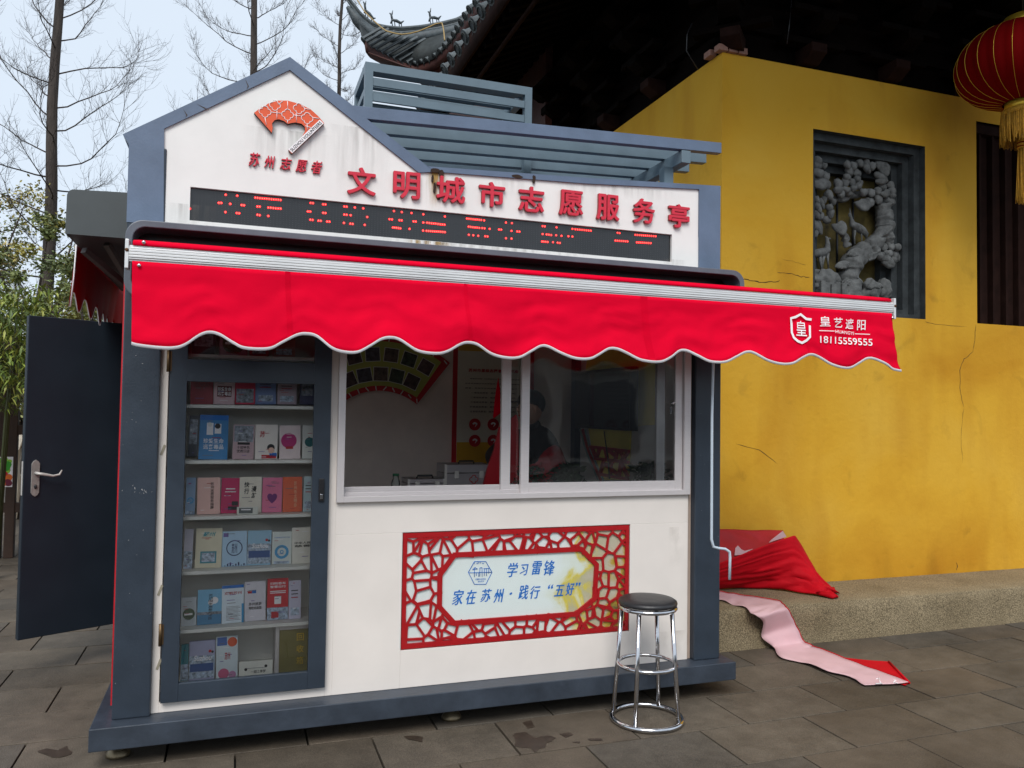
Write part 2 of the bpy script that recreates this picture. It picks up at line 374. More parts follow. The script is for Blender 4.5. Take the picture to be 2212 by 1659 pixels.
# ================================================================== GRANITE STEP
stp = bpy.data.objects.new('stone_step', None); sc.collection.objects.link(stp); stp['kind'] = 'structure'
SZ = .279; SY = 4.636
xs = [2.93, 3.5, 6.75, 9.6, 13]
for i in range(len(xs) - 1):
    a, b_ = xs[i] + .002, xs[i + 1] - .002; rows = []
    b = MB(); n = max(4, int((b_ - a) / .06))
    prof = [(SY + .002, -.02), (SY, .1), (SY, .2), (SY + .001, SZ - .008), (SY + .008, SZ - .001), (SY + .2, SZ), (SY + .563, SZ)]
    for y, z in prof:
        rows.append([Vector((a + (b_ - a) * k / n, y + .003 * noise.noise(Vector((a + (b_ - a) * k / n, y, z)) * 9), z + .002 * noise.noise(Vector((a + (b_ - a) * k / n, y, z + 9)) * 7))) for k in range(n + 1)])
    b.grid([list(r_) for r_ in rows], GRAN)
    b.add([(a, SY + .004, -.02), (a, SY + .004, SZ - .006), (a, SY + .56, SZ - .006), (a, SY + .56, -.02)], [(0, 1, 2, 3)], GRAN)
    b.build('step_block', stp)
b = MB(); b.box(2.945, 13, SY + .05, 5.22, -.02, SZ - .03, GRAN); b.build('step_core', stp)

# ================================================================== TEMPLE HALL
temple = thing('temple_hall', 'yellow-walled temple hall with dark upturned tiled eaves and carved window', 'temple', (3.5, 5.2, 0))
WY = 5.202; WX = 3.4956; WT = 4.407
NX0, NX1, NZ0, NZ1 = 4.353, 5.522, 2.434, 3.92
DX0, DZ0, DZ1 = 6.105, 2.43, 4.22
b = MB()
def wallrect(x0, x1, z0, z1):
    nx = max(1, int((x1 - x0) / .15)); nzz = max(1, int((z1 - z0) / .15)); rows = []
    for j in range(nzz + 1):
        z = z0 + (z1 - z0) * j / nzz; rows.append([(x0 + (x1 - x0) * i / nx, WY, z) for i in range(nx + 1)])
    b.grid(rows, YEL)
for x0, x1, z0, z1 in ((WX, NX0, SZ - .05, WT), (NX0, NX1, SZ - .05, NZ0), (NX0, NX1, NZ1, WT), (NX1, DX0, SZ - .05, WT), (DX0, 12, SZ - .05, DZ0), (DX0, 12, DZ1, WT)):
    wallrect(x0, x1, z0, z1)
b.add([(WX, WY, -.02), (WX, 14, -.02), (WX, 14, WT), (WX, WY, WT)], [(0, 3, 2, 1)], YEL)
b.add([(WX, WY, WT), (12, WY, WT), (12, WY + .35, WT), (WX + .35, WY + .35, WT), (WX + .35, 14, WT), (WX, 14, WT)], [(0, 1, 2, 3), (0, 3, 4, 5)], YEL)
b.build('wall', temple)
# cracks in the plaster
CRK = mat('crack_shadow', (.055, .03, .01), .9, var=0)
def crack(pts, w=.004, name='crack'):
    P = [oY(*p, WY - .0015) for p in pts]; Q = []
    for i in range(len(P) - 1):
        for t in (0, .25, .5, .75):
            a = P[i].lerp(P[i + 1], t); a.z += .012 * noise.noise(a * 25); a.x += .01 * noise.noise(a * 31 + Vector((5, 5, 5))); Q.append(a)
    Q.append(P[-1]); b = MB(); vs = []
    for i, p in enumerate(Q):
        t = (Q[min(i + 1, len(Q) - 1)] - Q[max(i - 1, 0)]).normalized(); nrm = Vector((-t.z, 0, t.x)); ww = w * (.35 + .65 * abs(noise.noise(p * 40)) * 2) * (1 if 0 < i < len(Q) - 1 else .1)
        vs += [p + nrm * ww / 2, p - nrm * ww / 2]
    b.add(vs, [(2 * i, 2 * i + 1, 2 * i + 3, 2 * i + 2) for i in range(len(Q) - 1)], CRK); b.build(name, temple)
crack([zV(620, 402), (zV(700, 410)), zV(760, 430), zV(860, 425), zV(935, 408)], .009)
crack([zV(915, 350), zV(970, 348), zV(1050, 360), zV(1120, 380), zV(1190, 385)], .007)
crack([(2108, 700), (2106, 735), (2101, 760), (2082, 776), (2073, 800), (2075, 850), (2082, 880)], .006)
crack([(2082, 880), (2076, 930), (2079, 1000)], .004)
crack([(1590, 960), (1640, 972), (1680, 1003)], .006)
crack([z8(1705, 430), z8(1712, 460), z8(1706, 480)], .01)
crack([(1998, 694), (2020, 700), (2090, 706)], .004)
crack([(1690, 560), (1720, 566), (1742, 572)], .003)
# carved window
cw = MB()
steps = [(0, .00, .075, .02), (.05, .075, .15, .05), (.10, .15, .22, .085), (.155, .22, .285, .12)]
for k in range(5):
    i0 = k * .062; y0 = WY + k * .062; i1 = i0 + .062
    x0, x1, za, zb = NX0 + i0, NX1 - i0, NZ0 + i0 * .7, NZ1 - i0
    x2, x3, zc, zd = NX0 + i1, NX1 - i1, NZ0 + i1 * .7, NZ1 - i1
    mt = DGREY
    # jamb faces going back, then a face looking forward
    y1 = y0 + .062
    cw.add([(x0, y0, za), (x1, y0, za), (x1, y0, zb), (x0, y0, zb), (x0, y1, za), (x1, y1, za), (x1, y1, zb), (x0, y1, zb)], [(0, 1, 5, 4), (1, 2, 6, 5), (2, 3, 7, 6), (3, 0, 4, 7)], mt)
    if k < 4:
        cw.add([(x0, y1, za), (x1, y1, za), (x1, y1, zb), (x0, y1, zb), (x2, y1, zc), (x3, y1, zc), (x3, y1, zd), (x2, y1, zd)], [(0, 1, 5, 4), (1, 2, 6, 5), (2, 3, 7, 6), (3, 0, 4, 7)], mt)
NB = WY + .31
i0 = .248
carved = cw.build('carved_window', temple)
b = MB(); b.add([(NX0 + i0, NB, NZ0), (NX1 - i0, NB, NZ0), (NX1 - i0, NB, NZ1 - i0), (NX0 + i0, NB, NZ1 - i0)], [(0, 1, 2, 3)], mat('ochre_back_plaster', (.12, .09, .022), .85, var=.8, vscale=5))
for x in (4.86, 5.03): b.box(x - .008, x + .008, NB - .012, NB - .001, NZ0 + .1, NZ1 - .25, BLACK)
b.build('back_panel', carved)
def N(x, y, Y=5.40): return oY(*zn(x, y), Y)
SCL = (N(200, 500) - N(100, 500)).length / 100
# pine trunk
b = MB()
def blobs(pts, rads, Y=5.40, seed=0, dens=1.3):
    for i in range(len(pts) - 1):
        n = max(1, int(dens * (Vector(pts[i]) - Vector(pts[i + 1])).length / max(20, min(rads[i], rads[i + 1]))))
    P = [N(*p, Y) for p in pts]; QQ = []; RR = []
    for i in range(len(P) - 1):
        for t in [k / 14 for k in range(14)]:
            a = P[i].lerp(P[i + 1], t); r_ = (rads[i] * (1 - t) + rads[i + 1] * t) * SCL
            a += Vector((noise.noise(a * 15 + Vector((seed, 0, 0))), 0, noise.noise(a * 15 + Vector((0, seed, 3))))) * .018
            QQ.append(a); RR.append(r_ * (1 + .25 * noise.noise(a * 26 + Vector((seed, 3, 1)))))
    QQ.append(P[-1]); RR.append(rads[-1] * SCL); i0_ = len(b.v); b.tube(QQ, RR, GREYST, n=28)
    for i_ in range(i0_, len(b.v)):
        p = Vector(b.v[i_]); q_ = Vector((p.x * 14 + p.z * 10, p.y * 20, p.z * 22 - p.x * 14)); k_ = 1 - abs(noise.noise(q_)) * 2.2; b.v[i_] = tuple(p + Vector((.3, -1, .3)) * .011 * k_)
blobs([(760, 700), (775, 850), (770, 960), (690, 1040), (560, 1130), (470, 1230), (440, 1350), (440, 1480), (440, 1620)], [60, 65, 62, 55, 75, 85, 75, 85, 110], seed=1)
blobs([(760, 720), (760, 600), (640, 590), (520, 600), (380, 650), (300, 640)], [50, 35, 30, 26, 26, 18], Y=5.42, seed=2)
blobs([(430, 1090), (410, 1000), (380, 930)], [26, 24, 22], Y=5.38, seed=3)
blobs([(770, 950), (800, 1000), (810, 1060)], [55, 45, 25], Y=5.36, seed=4)
blobs([(620, 1060), (700, 1130), (760, 1190), (820, 1230)], [40, 35, 30, 40], Y=5.36, seed=5)
blobs([(600, 1190), (660, 1180), (690, 1150)], [30, 32, 18], Y=5.35, seed=6)
# curled roots
for cx_, cy_, r0, n_ in ((520, 1180, 90, 4), (400, 1290, 80, 4), (480, 1450, 105, 4), (690, 1480, 75, 3)):
    for k in range(n_):
        rad = r0 * (1 - k * .22); pts = []
        for t in range(9):
            a = R(20 + t * 18); pts.append(N(cx_ + rad * math.cos(a), cy_ - rad * .8 * math.sin(a), 5.34 - .005 * k))
        b.tube(pts, [.004 + .013 * math.sin(math.pi * (i + .5) / 9) for i in range(9)], GREYST, n=6)
b.build('pine_trunk', carved)
# foliage scales
b = MB(); rs = random.Random(5)
def scale(x, y, w_, h_, Y, ang):
    c = N(x, y, Y); r_ = Matrix.Rotation(ang, 3, 'Y') @ Matrix.Rotation(-.35, 3, 'X')
    i0_ = len(b.v); b.ball((0, 0, 0), 1, GREYST, sub=3)
    for i_ in range(i0_, len(b.v)):
        px_, py_, pz_ = b.v[i_]; fl = min(pz_, .45 + .12 * math.sin(px_ * 5 + x)); wd_ = .72 + .28 * (pz_ + 1) / 2 if pz_ < .45 else .95
        k_ = 1 + .12 * noise.noise(Vector((px_ * 2, py_ * 2 + x, pz_ * 2 + y)))
        b.v[i_] = tuple(c + r_ @ Vector((px_ * w_ * SCL / 2 * wd_ * k_ * 1.08, py_ * .032 * k_, fl * h_ * SCL / 2 * 1.25 * k_)))
for x, y, w_, h_ in ((160, 290, 90, 70), (220, 340, 50, 50), (150, 330, 110, 60), (160, 400, 130, 70), (230, 430, 90, 70), (150, 450, 120, 70), (190, 500, 180, 90), (240, 505, 90, 70),
    (430, 325, 50, 70), (490, 340, 65, 70), (545, 310, 60, 65), (605, 300, 60, 60), (610, 355, 60, 90), (665, 340, 60, 70), (450, 385, 60, 70), (510, 400, 110, 60), (430, 445, 70, 50), (525, 460, 60, 45),
    (350, 500, 80, 80), (415, 490, 70, 75), (475, 490, 60, 75), (530, 520, 80, 55), (350, 555, 90, 60), (420, 560, 90, 45), (490, 550, 60, 40), (375, 595, 70, 60), (450, 590, 80, 45), (550, 500, 40, 45),
    (755, 530, 70, 60), (825, 515, 75, 65), (715, 570, 70, 60), (585, 580, 70, 60), (650, 585, 80, 65), (780, 590, 90, 60), (845, 570, 70, 60), (845, 615, 70, 40), (720, 640, 80, 90), (580, 690, 160, 100), (640, 670, 90, 70), (835, 670, 80, 50), (790, 650, 60, 50),
    (740, 440, 140, 50), (750, 480, 130, 45), (755, 340, 165, 110), (770, 380, 120, 90),
    (150, 650, 40, 80), (190, 680, 40, 90), (160, 720, 50, 90), (220, 650, 40, 80), (260, 600, 70, 90), (300, 670, 60, 50), (150, 780, 60, 80), (190, 800, 50, 60), (245, 830, 80, 60), (280, 770, 60, 90), (270, 720, 60, 60), (150, 880, 90, 140), (140, 960, 50, 60),
    (770, 1085, 70, 60), (835, 1080, 65, 60), (895, 1085, 70, 55), (810, 1140, 90, 60), (870, 1150, 70, 70), (905, 1180, 65, 60), (810, 1220, 150, 90), (860, 1200, 60, 60), (365, 900, 130, 120)):
    scale(x, y, w_, h_, 5.36 + rs.uniform(-.02, .02), rs.uniform(-.4, .4))
b.build('pine_foliage', carved)
# rocks
b = MB()
b.ball(N(230, 1400, 5.38), (.16, .07, .10), GREYST, sub=4, nz=.35, nf=2.5, seed=1)
for k in range(5): b.box(N(120 + k * 48, 1500).x, N(162 + k * 48, 1500).x, 5.30 + .012 * (k % 2), 5.4, N(0, 1620).z, N(0, 1395 + 12 * (k % 3)).z, GREYST)
b.ball(N(650, 1490, 5.38), (.085, .06, .10), GREYST, sub=4, nz=.3, nf=2, seed=2)
b.ball(N(770, 1470, 5.40), (.07, .05, .095), GREYST, sub=4, nz=.25, nf=2, seed=3)
b.ball(N(460, 1600, 5.36), (.15, .07, .12), GREYST, sub=4, nz=.3, nf=3, seed=4)
b.build('carved_rock', carved, bevel=.004)
# crane
b = MB()
b.tube([N(458, 725), N(462, 770), N(470, 820), N(480, 870), N(520, 900), N(570, 930), N(610, 970), N(610, 1010)], [.001, .007, .012, .026, .036, .034, .022, .004], GREYST, n=12)
b.ball(N(455, 790), (.011, .011, .02), GREYST)
b.ball(N(565, 905, 5.375), (.036, .014, .02), GREYST, rot=Matrix.Rotation(.7, 3, 'Y'))
b.tube([N(505, 930), N(500, 1000), N(505, 1060)], [.012, .006, .005], GREYST); b.tube([N(560, 940), N(568, 1000), N(568, 1065)], [.010, .005, .005], GREYST)
b.build('carved_crane', carved)
b = MB()
b.tube([N(115, 1150), N(160, 1140), N(215, 1130), N(250, 1110), N(255, 1050), N(245, 1000), N(235, 985)], [.032, .036, .036, .030, .019, .013, .006], GREYST, n=12)
b.tube([N(250, 1015), N(275, 1005), N(285, 1012)], [.012, .008, .004], GREYST)
for x, y0, x1, y1 in ((180, 1160, 205, 1320), (250, 1140, 262, 1285), (215, 1165, 205, 1290), (120, 1160, 118, 1240)):
    b.tube([N(x, y0), N((x + x1) / 2, (y0 + y1) / 2), N(x1, y1)], [.018, .009, .006], GREYST)
b.build('carved_deer', carved)
# timber doors behind the wall edge
b = MB(); b.box(DX0, 12, WY + .1, WY + .14, DZ0 - .05, DZ1 + .3, WOODR); b.box(DX0, 12, WY + .03, WY + .12, DZ1 - .09, DZ1, WOODR)
pn = b.build('door_panel', temple)
for k in range(14):
    b = MB(); x = DX0 + .10 + k * .155; b.box(x - .012, x + .012, WY + .045, WY + .1, DZ0, DZ1 - .09, WOODR); b.box(x + .02, x + .12, WY + .085, WY + .1, DZ0, DZ1 - .09, WOODR); b.build('slat', pn)
# dark timber frieze above the walls, brackets, beams
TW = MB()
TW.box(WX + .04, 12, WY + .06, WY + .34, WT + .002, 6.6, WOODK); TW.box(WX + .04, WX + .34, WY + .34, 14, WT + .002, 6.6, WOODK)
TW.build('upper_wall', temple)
for (x0, x1, y0, y1, z0, z1) in ((WX - .04, 12, WY + .0, WY + .06, WT + .22, WT + .42), (WX - .02, WX + .04, WY - .02, 14, WT + .22, WT + .42), (WX - .3, 12, WY - .35, WY - .2, 5.15, 5.32), (WX - .35, WX - .2, WY - .35, 14, 5.15, 5.32)):
    b = MB(); b.box(x0, x1, y0, y1, z0, z1, WOODK); b.build('beam', temple)
def bracket(cx_, cy_, ang):
    b = MB(); r_ = Matrix.Rotation(ang, 3, 'Z')
    for k in range(4):
        l = .16 + k * .13; h = WT + .02 + k * .19
        pts = [(-.075, -l, h + .06), (.075, -l, h + .06), (.075, -l + .1, h), (-.075, -l + .1, h), (-.075, .1, h), (.075, .1, h), (.075, .1, h + .13), (-.075, .1, h + .13), (-.075, -l, h + .13), (.075, -l, h + .13)]
        vs = [r_ @ Vector(p) + Vector((cx_, cy_, 0)) for p in pts]
        b.add(vs, [(0, 1, 9, 8), (0, 3, 2, 1), (3, 4, 5, 2), (4, 7, 6, 5), (7, 8, 9, 6), (0, 8, 7, 4, 3), (1, 2, 5, 6, 9)], WOODR if k == 0 else WOODK)
        vs = [r_ @ Vector((sx * .3, -l + .1 + sy * .05, h + .13 + hz)) + Vector((cx_, cy_, 0)) for sx in (-1, 1) for sy in (-1, 1) for hz in (.001, .05)]
        b.add(vs, [(0, 1, 3, 2), (4, 6, 7, 5), (0, 4, 5, 1), (2, 3, 7, 6), (0, 2, 6, 4), (1, 5, 7, 3)], WOODK)
    b.build('bracket', temple, bevel=.006)
bracket(WX + .1, WY + .0, -math.pi / 4 * 1)
for x in (4.3, 5.15, 6.0, 6.85, 7.7, 8.6): bracket(x, WY + .02, 0)
for y in (6.2, 7.1, 8.0, 8.9, 9.8): bracket(WX + .02, y, -math.pi / 2)
b = MB()
for k in range(3):
    b.box(WX - .05 + k * .09, WX + .03 + k * .09, WY - .03, WY + .04, WT + .001, WT + .05 + .01 * (k % 2), mat('bare_brick', (.30, .16, .12), .8, var=.2))
b.box(WX - .06, WX + .0, WY + .08, WY + .17, WT + .001, WT + .05, MATS['bare_brick'])
b.build('loose_brick', temple, bevel=.004)
# eave line of the left side and of the front
EA = [Vector(p) for p in ((1.2, 2.2, 6.6), (1.6, 2.8, 5.8), (2.0, 3.6, 5.4), (2.09, 4.6, 5.3), (2.09, 6.5, 5.3), (2.09, 8.9, 5.3), (2.08, 9.5, 5.35), (2.07, 9.75, 5.42))]
def resample(P, n):
    L_ = [0]
    for i in range(len(P) - 1): L_.append(L_[-1] + (P[i + 1] - P[i]).length)
    out = []
    for k in range(n):
        s = L_[-1] * k / (n - 1); i = 0
        while i < len(P) - 2 and L_[i + 1] < s: i += 1
        t = (s - L_[i]) / (L_[i + 1] - L_[i]); p0, p1, p2, p3 = P[max(i - 1, 0)], P[i], P[i + 1], P[min(i + 2, len(P) - 1)]
        out.append(p1.lerp(p2, t) * .5 + .5 * (.5 * ((2 * p1) + (p2 - p0) * t + (2 * p0 - 5 * p1 + 4 * p2 - p3) * t * t + (3 * p1 - p0 - 3 * p2 + p3) * t ** 3)))
    return out
eave = resample(EA, 90)
HIP = [oY(*z3(*p), 12.6) for p in ((130, -60), (190, 20), (270, 130), (400, 235), (540, 270), (700, 285), (900, 270), (1120, 235), (1300, 190), (1420, 130))]
hip = resample(HIP, 60)
UE = [oZ(*z3(*p), 7.2) for p in ((300, 440), (350, 505), (475, 575), (595, 635), (715, 680), (835, 700), (950, 670), (1055, 625), (1155, 530), (1245, 430), (1335, 290), (1435, 130), (1560, 0), (1750, -250))]
uev = resample(UE, 300)
def hipx(t): k = min(.98, t) * 50; i = int(k); return hip[i + 8].lerp(hip[i + 9], k - i)
# underside boards + rafters on the left side; front soffit
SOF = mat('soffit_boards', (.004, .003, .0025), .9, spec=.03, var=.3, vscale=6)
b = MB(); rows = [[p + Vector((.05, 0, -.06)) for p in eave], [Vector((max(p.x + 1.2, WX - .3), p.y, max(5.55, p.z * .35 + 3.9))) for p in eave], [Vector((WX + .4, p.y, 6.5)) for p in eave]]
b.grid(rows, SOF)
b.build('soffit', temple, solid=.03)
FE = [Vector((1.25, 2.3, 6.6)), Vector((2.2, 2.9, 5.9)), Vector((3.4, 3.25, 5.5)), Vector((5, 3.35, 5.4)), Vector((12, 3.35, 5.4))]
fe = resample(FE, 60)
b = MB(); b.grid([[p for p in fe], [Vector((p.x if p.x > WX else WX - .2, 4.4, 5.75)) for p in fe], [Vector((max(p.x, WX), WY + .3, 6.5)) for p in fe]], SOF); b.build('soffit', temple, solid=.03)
rafter = MB(); 
for i in range(4, 86, 2):
    p = eave[i]; q = Vector((WX + .3, p.y, max(6.2, p.z * .3 + 4.4)))
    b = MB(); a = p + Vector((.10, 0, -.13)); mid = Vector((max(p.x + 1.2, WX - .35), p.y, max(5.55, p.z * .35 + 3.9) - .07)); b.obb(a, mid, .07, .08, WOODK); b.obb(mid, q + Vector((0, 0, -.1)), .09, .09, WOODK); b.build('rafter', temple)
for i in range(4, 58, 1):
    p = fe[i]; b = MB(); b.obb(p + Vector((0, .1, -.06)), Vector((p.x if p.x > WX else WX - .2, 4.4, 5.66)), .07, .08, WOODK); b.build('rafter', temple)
b = MB(); b.tube([p + Vector((.24, 0, -.20)) for p in eave[18:70]], .022, WOODR, n=6); b.build('eave_pipe', temple)
b = MB(); vs = []
b.grid([[p + Vector((.02, 0, .03)) for p in eave], [p + Vector((.06, 0, -.14)) for p in eave]], WOODR); b.build('fascia_board', temple, solid=.03)
# upper eave: deck, underside, red wall below it
b = MB(); nd = 190; rows = []
for t in (0, .5, 1): rows.append([uev[i].lerp(Vector((hipx(i / nd).x, hipx(i / nd).y, hipx(i / nd).z - .2)), t) + Vector((0, 0, -.01)) for i in range(nd)])
b.grid(rows, TILED); b.build('roof_deck', temple, solid=.03)
UR = mat('red_brown_timber', (.055, .014, .010), .7, var=.4, vscale=5, bump=.003, bscale=30)
b = MB(); b.grid([[p + Vector((.02, 0, .01)) for p in uev], [p + Vector((.05, 0, -.16)) for p in uev]], UR); b.build('fascia_board', temple, solid=.03)
b = MB(); b.grid([[p + Vector((.05, .02, -.15)) for p in uev], [Vector((max(p.x + .35, 3.12), min(p.y + .3, 12.9), 6.9)) for p in uev]], UR); b.build('soffit', temple, solid=.02)
b = MB(); b.box(3.12, 3.2, 8.0, 12.95, 4.6, 6.95, UR); b.build('upper_wall', temple)
b = MB()
b.grid([[p + Vector((0, 0, .03)) for p in eave[10:]], [p + Vector((2.4, 0, 1.9)) for p in eave[10:]]], TILED)
b.grid([[p + Vector((0, 0, .04)) for p in fe], [p + Vector((0, 2.6, 1.9)) for p in fe]], TILED); b.build('roof_deck', temple)
b = MB(); b.add([(4.0, 2.9, 6.0), (12, 3.3, 6.0), (12, 14, 8.6), (5.2, 14, 8.6)], [(0, 1, 2, 3)], TILED); b.build('roof_deck', temple)
# tube tiles with round end discs and pointed drip tiles
def tubetile(a, d, L_, r_, name='eave_tile'):
    b = MB(); d = d.normalized(); up = Vector((0, 0, 1)); s_ = d.cross(up).normalized(); u = s_.cross(d).normalized()
    n = 10; rows = []
    for j in range(3):
        c = a + d * (L_ * j / 2); rows.append([c + s_ * (r_ * math.cos(math.pi * k / n)) + u * (r_ * math.sin(math.pi * k / n)) for k in range(n + 1)])
    b.grid(rows, TILE)
    disc = [a + s_ * (r_ * 1.12 * math.cos(2 * math.pi * k / 16)) + u * (r_ * 1.12 * math.sin(2 * math.pi * k / 16)) for k in range(16)]
    disc2 = [p - d * .02 for p in disc]; b.add(disc + disc2, [tuple(16 + k for k in reversed(range(16)))] + [(k, (k + 1) % 16, 16 + (k + 1) % 16, 16 + k) for k in range(16)], TILE)
    ring = [a - d * .028 + s_ * (r_ * .72 * math.cos(2 * math.pi * k / 12)) + u * (r_ * .72 * math.sin(2 * math.pi * k / 12)) for k in range(12)]
    b.tube(ring, r_ * .10, TILED, n=5, closed=True)
    b.build(name, temple)
def drip(a, d, r_):
    d = d.normalized(); up = Vector((0, 0, 1)); s_ = d.cross(up).normalized(); u = s_.cross(d).normalized(); b = MB(); out = []
    for k in range(9):
        t = -1 + k / 4; out.append((t, -.25 - .10 * (1 - t * t) * 6 * .25))
    pts = [(-1, .1), (-.5, -.15), (0, -.22), (.5, -.15), (1, .1), (.75, -.7), (.35, -1.15), (0, -1.5), (-.35, -1.15), (-.75, -.7)]
    f1 = [a + s_ * (x * r_) + u * (y * r_) for x, y in pts]; f2 = [p + d * .015 for p in f1]; n = len(pts)
    b.add(f1 + f2, [tuple(range(n)), tuple(reversed(range(n, 2 * n)))] + [(i, (i + 1) % n, n + (i + 1) % n, n + i) for i in range(n)], TILED); b.build('drip_tile', temple)
def along(path, pitch_at, fn):
    acc = 99
    for i in range(1, len(path)):
        acc += (path[i] - path[i - 1]).length
        if acc >= pitch_at(i): fn(i); acc = 0
E3 = resample(EA, 1200)
along(E3, lambda i: .27, lambda i: (tubetile(E3[i] + Vector((0, 0, .04)), Vector((1, 0, .6)), .5, .068), drip(E3[min(i + 22, 1199)] + Vector((.01, 0, .0)), Vector((1, 0, .35)), .075)) if 4.6 < E3[i].y else None)
U3 = resample(UE, 1500)
def ut(i):
    p = U3[i]; f = i / 1500; k = min(1, max(0, (f - .35) / .3)); L_ = .40 + .45 * min(1, f / .3) if f < .45 else .5
    tubetile(p + Vector((0, 0, .03)), Vector((1, .1, .80)), L_, .040 + .018 * k)
    drip(U3[min(i + 14, 1499)], Vector((1, -.3 * (1 - k), .3)), .040 + .02 * k)
along(U3, lambda i: .125 if i < 500 else .20, ut)
# hip ridge, stacked courses
b = MB(); b.tube([p + Vector((0, 0, -.20)) for p in hip], [.085 if i > 6 else .03 + .009 * i for i in range(60)], TILE, n=10); b.build('ridge_tile', temple)
for dz, r_ in ((-.105, .032), (-.062, .022), (-.03, .032)):
    b = MB(); b.tube([p + Vector((0, 0, dz)) for p in hip], [r_ * min(1, .45 + i * .06) for i in range(60)], TILED if dz == -.062 else TILE, n=8); b.build('ridge_tile', temple)
for (x, y) in ((365, 160), (665, 265), (1070, 240)):
    k = min(range(60), key=lambda i: abs(((hip[i] - CAM) @ Vector((RM[0][0], RM[1][0], RM[2][0]))) / ((hip[i] - CAM) @ Vector((RM[0][2], RM[1][2], RM[2][2]))) - (z3(x, y)[0] - CXP) / f_px))
    p = hip[k] + Vector((0, 0, .02)); t = (hip[min(k + 1, 59)] - hip[k - 1]).normalized(); b = MB()
    s_ = .6
    b.tube([p - t * .16 * s_ + Vector((0, 0, .02)), p - t * .12 * s_ + Vector((0, 0, .08)), p - t * .0 + Vector((0, 0, .07)), p + t * .12 * s_ + Vector((0, 0, .04)), p + t * .2 * s_ + Vector((0, 0, .08))], [.012, .022, .026, .022, .006], TILE, n=8)
    b.tube([p - t * .12 * s_ + Vector((0, 0, .08)), p - t * .15 * s_ + Vector((0, 0, .17)), p - t * .2 * s_ + Vector((0, 0, .19))], [.018, .018, .008], TILE, n=8)
    b.tube([p - t * .13 * s_ + Vector((0, 0, .17)), p - t * .11 * s_ + Vector((0, 0, .24))], [.012, .004], TILE, n=6)
    for q in (-.13, -.06, .06, .12): b.tube([p + t * q * s_ + Vector((0, 0, .06)), p + t * (q + .02) * s_ + Vector((0, 0, -.02))], .008, TILE, n=6)
    b.build('ridge_beast', temple)
b = MB(); wp = [oZ(*z3(*p), z) for p, z in (((235, 0), 8.2), ((310, 120), 7.6), ((420, 230), 7.2), ((540, 330), 6.9), ((700, 370), 6.75), ((850, 350), 6.8), ((980, 300), 6.9), ((1090, 250), 7.05), ((1140, 245), 7.05), ((1160, 330), 6.7), ((1170, 430), 6.3))]
wp = [CAM + (p - CAM) * .985 for p in wp]
b.tube(resample(wp, 40), .010, mat('yellow_cable', (.30, .20, .06), .6, var=0), n=5); tag(b.build('cable'), 'yellow cable draped along the curved roof ridge above the kiosk', 'cable')
b = MB(); b.tube([oY(*z, 5.0) for z in ((1710, 0), (1706, 45), (1700, 95))], .004, BLACK, n=5); b.tube([oY(1495, 50, 5.05), oY(1484, 75, 5.05), oY(1483, 110, 5.05), oY(1508, 151, 5.1)], .004, BLACK, n=5); b.build('wire', temple)

# ================================================================== LANTERN
LC = oY(2210, 140, 4.5); LR, LH = .478, .305
lan = thing('lantern', 'big round red lantern with gold ribs and yellow tassel under the dark eave', 'lantern', (LC.x, LC.y, LC.z - LH))
b = MB(); vs = []; rows = []
NG = 24
for i in range(19):
    t = -1 + i / 9; z = math.sin(t * math.pi / 2 * .93) / math.sin(math.pi / 2 * .93) * LH; r0 = LR * max(.30, math.cos(t * math.pi / 2 * .93) ** .75) if abs(t) < 1 else LR * .30
    rows.append([LC + Vector(((r0 - .012 * (1 - abs(math.cos(a * NG / 2))) * r0 / LR) * math.cos(a), (r0 - .012 * (1 - abs(math.cos(a * NG / 2))) * r0 / LR) * math.sin(a), z)) for a in [2 * math.pi * k / 192 for k in range(193)]])
b.grid(rows, LANT); b.build('shade', lan)
for k in range(NG):
    a = 2 * math.pi * k / NG; b = MB(); pts = []
    for i in range(19):
        t = -1 + i / 9; z = math.sin(t * math.pi / 2 * .93) / math.sin(math.pi / 2 * .93) * LH; r0 = LR * max(.30, math.cos(t * math.pi / 2 * .93) ** .75) + .002
        pts.append(LC + Vector((r0 * math.cos(a), r0 * math.sin(a), z)))
    b.tube(pts, .0017, GOLD, n=5); b.build('rib', lan)
for s_, nm in ((1, 'top_cap'), (-1, 'bottom_cap')):
    b = MB(); b.lathe([(.13, s_ * (LH - .01)), (.13, s_ * (LH + .07))][::s_], LC, GOLD, n=32); b.build(nm, lan)
b = MB(); rs = random.Random(1)
for k in range(420):
    a = rs.uniform(0, 6.283); r0 = .14 + rs.uniform(-.006, .012); l = rs.uniform(.20, .27); c = LC + Vector((r0 * math.cos(a), r0 * math.sin(a), -LH - .06))
    b.tube([c, c + Vector((.01 * math.cos(a), .01 * math.sin(a), -l * .5)), c + Vector((rs.uniform(-.01, .015), rs.uniform(-.01, .01), -l))], .0028, TASS, n=3, cap=False)
b.lathe([(.15, -LH - .10), (.152, -LH - .055)], LC, TASS, n=32)
b.build('fringe', lan, kind='stuff')
b = MB()
for k in range(160):
    a = rs.uniform(0, 6.283); r0 = rs.uniform(.0, .042); c = LC + Vector((r0 * math.cos(a), r0 * math.sin(a), -LH - .30)); e = c + Vector((rs.uniform(-.02, .02), rs.uniform(-.02, .02), -rs.uniform(.42, .5)))
    b.tube([c, e], .003, TASS, n=3, cap=False)
b.lathe([(.01, -LH - .27), (.045, -LH - .29), (.045, -LH - .36)], LC, TASS, n=16); b.lathe([(.047, -LH - .312), (.047, -LH - .322)], LC, LANT, n=16)
b.lathe([(.047, -LH - .342), (.047, -LH - .35)], LC, LANT, n=16)
b.build('tassel', lan)
b = MB(); b.tube([LC + Vector((0, 0, LH + .06)), LC + Vector((0, 0, 1.55))], .006, BLACK, n=6); b.build('hanging_wire', lan)

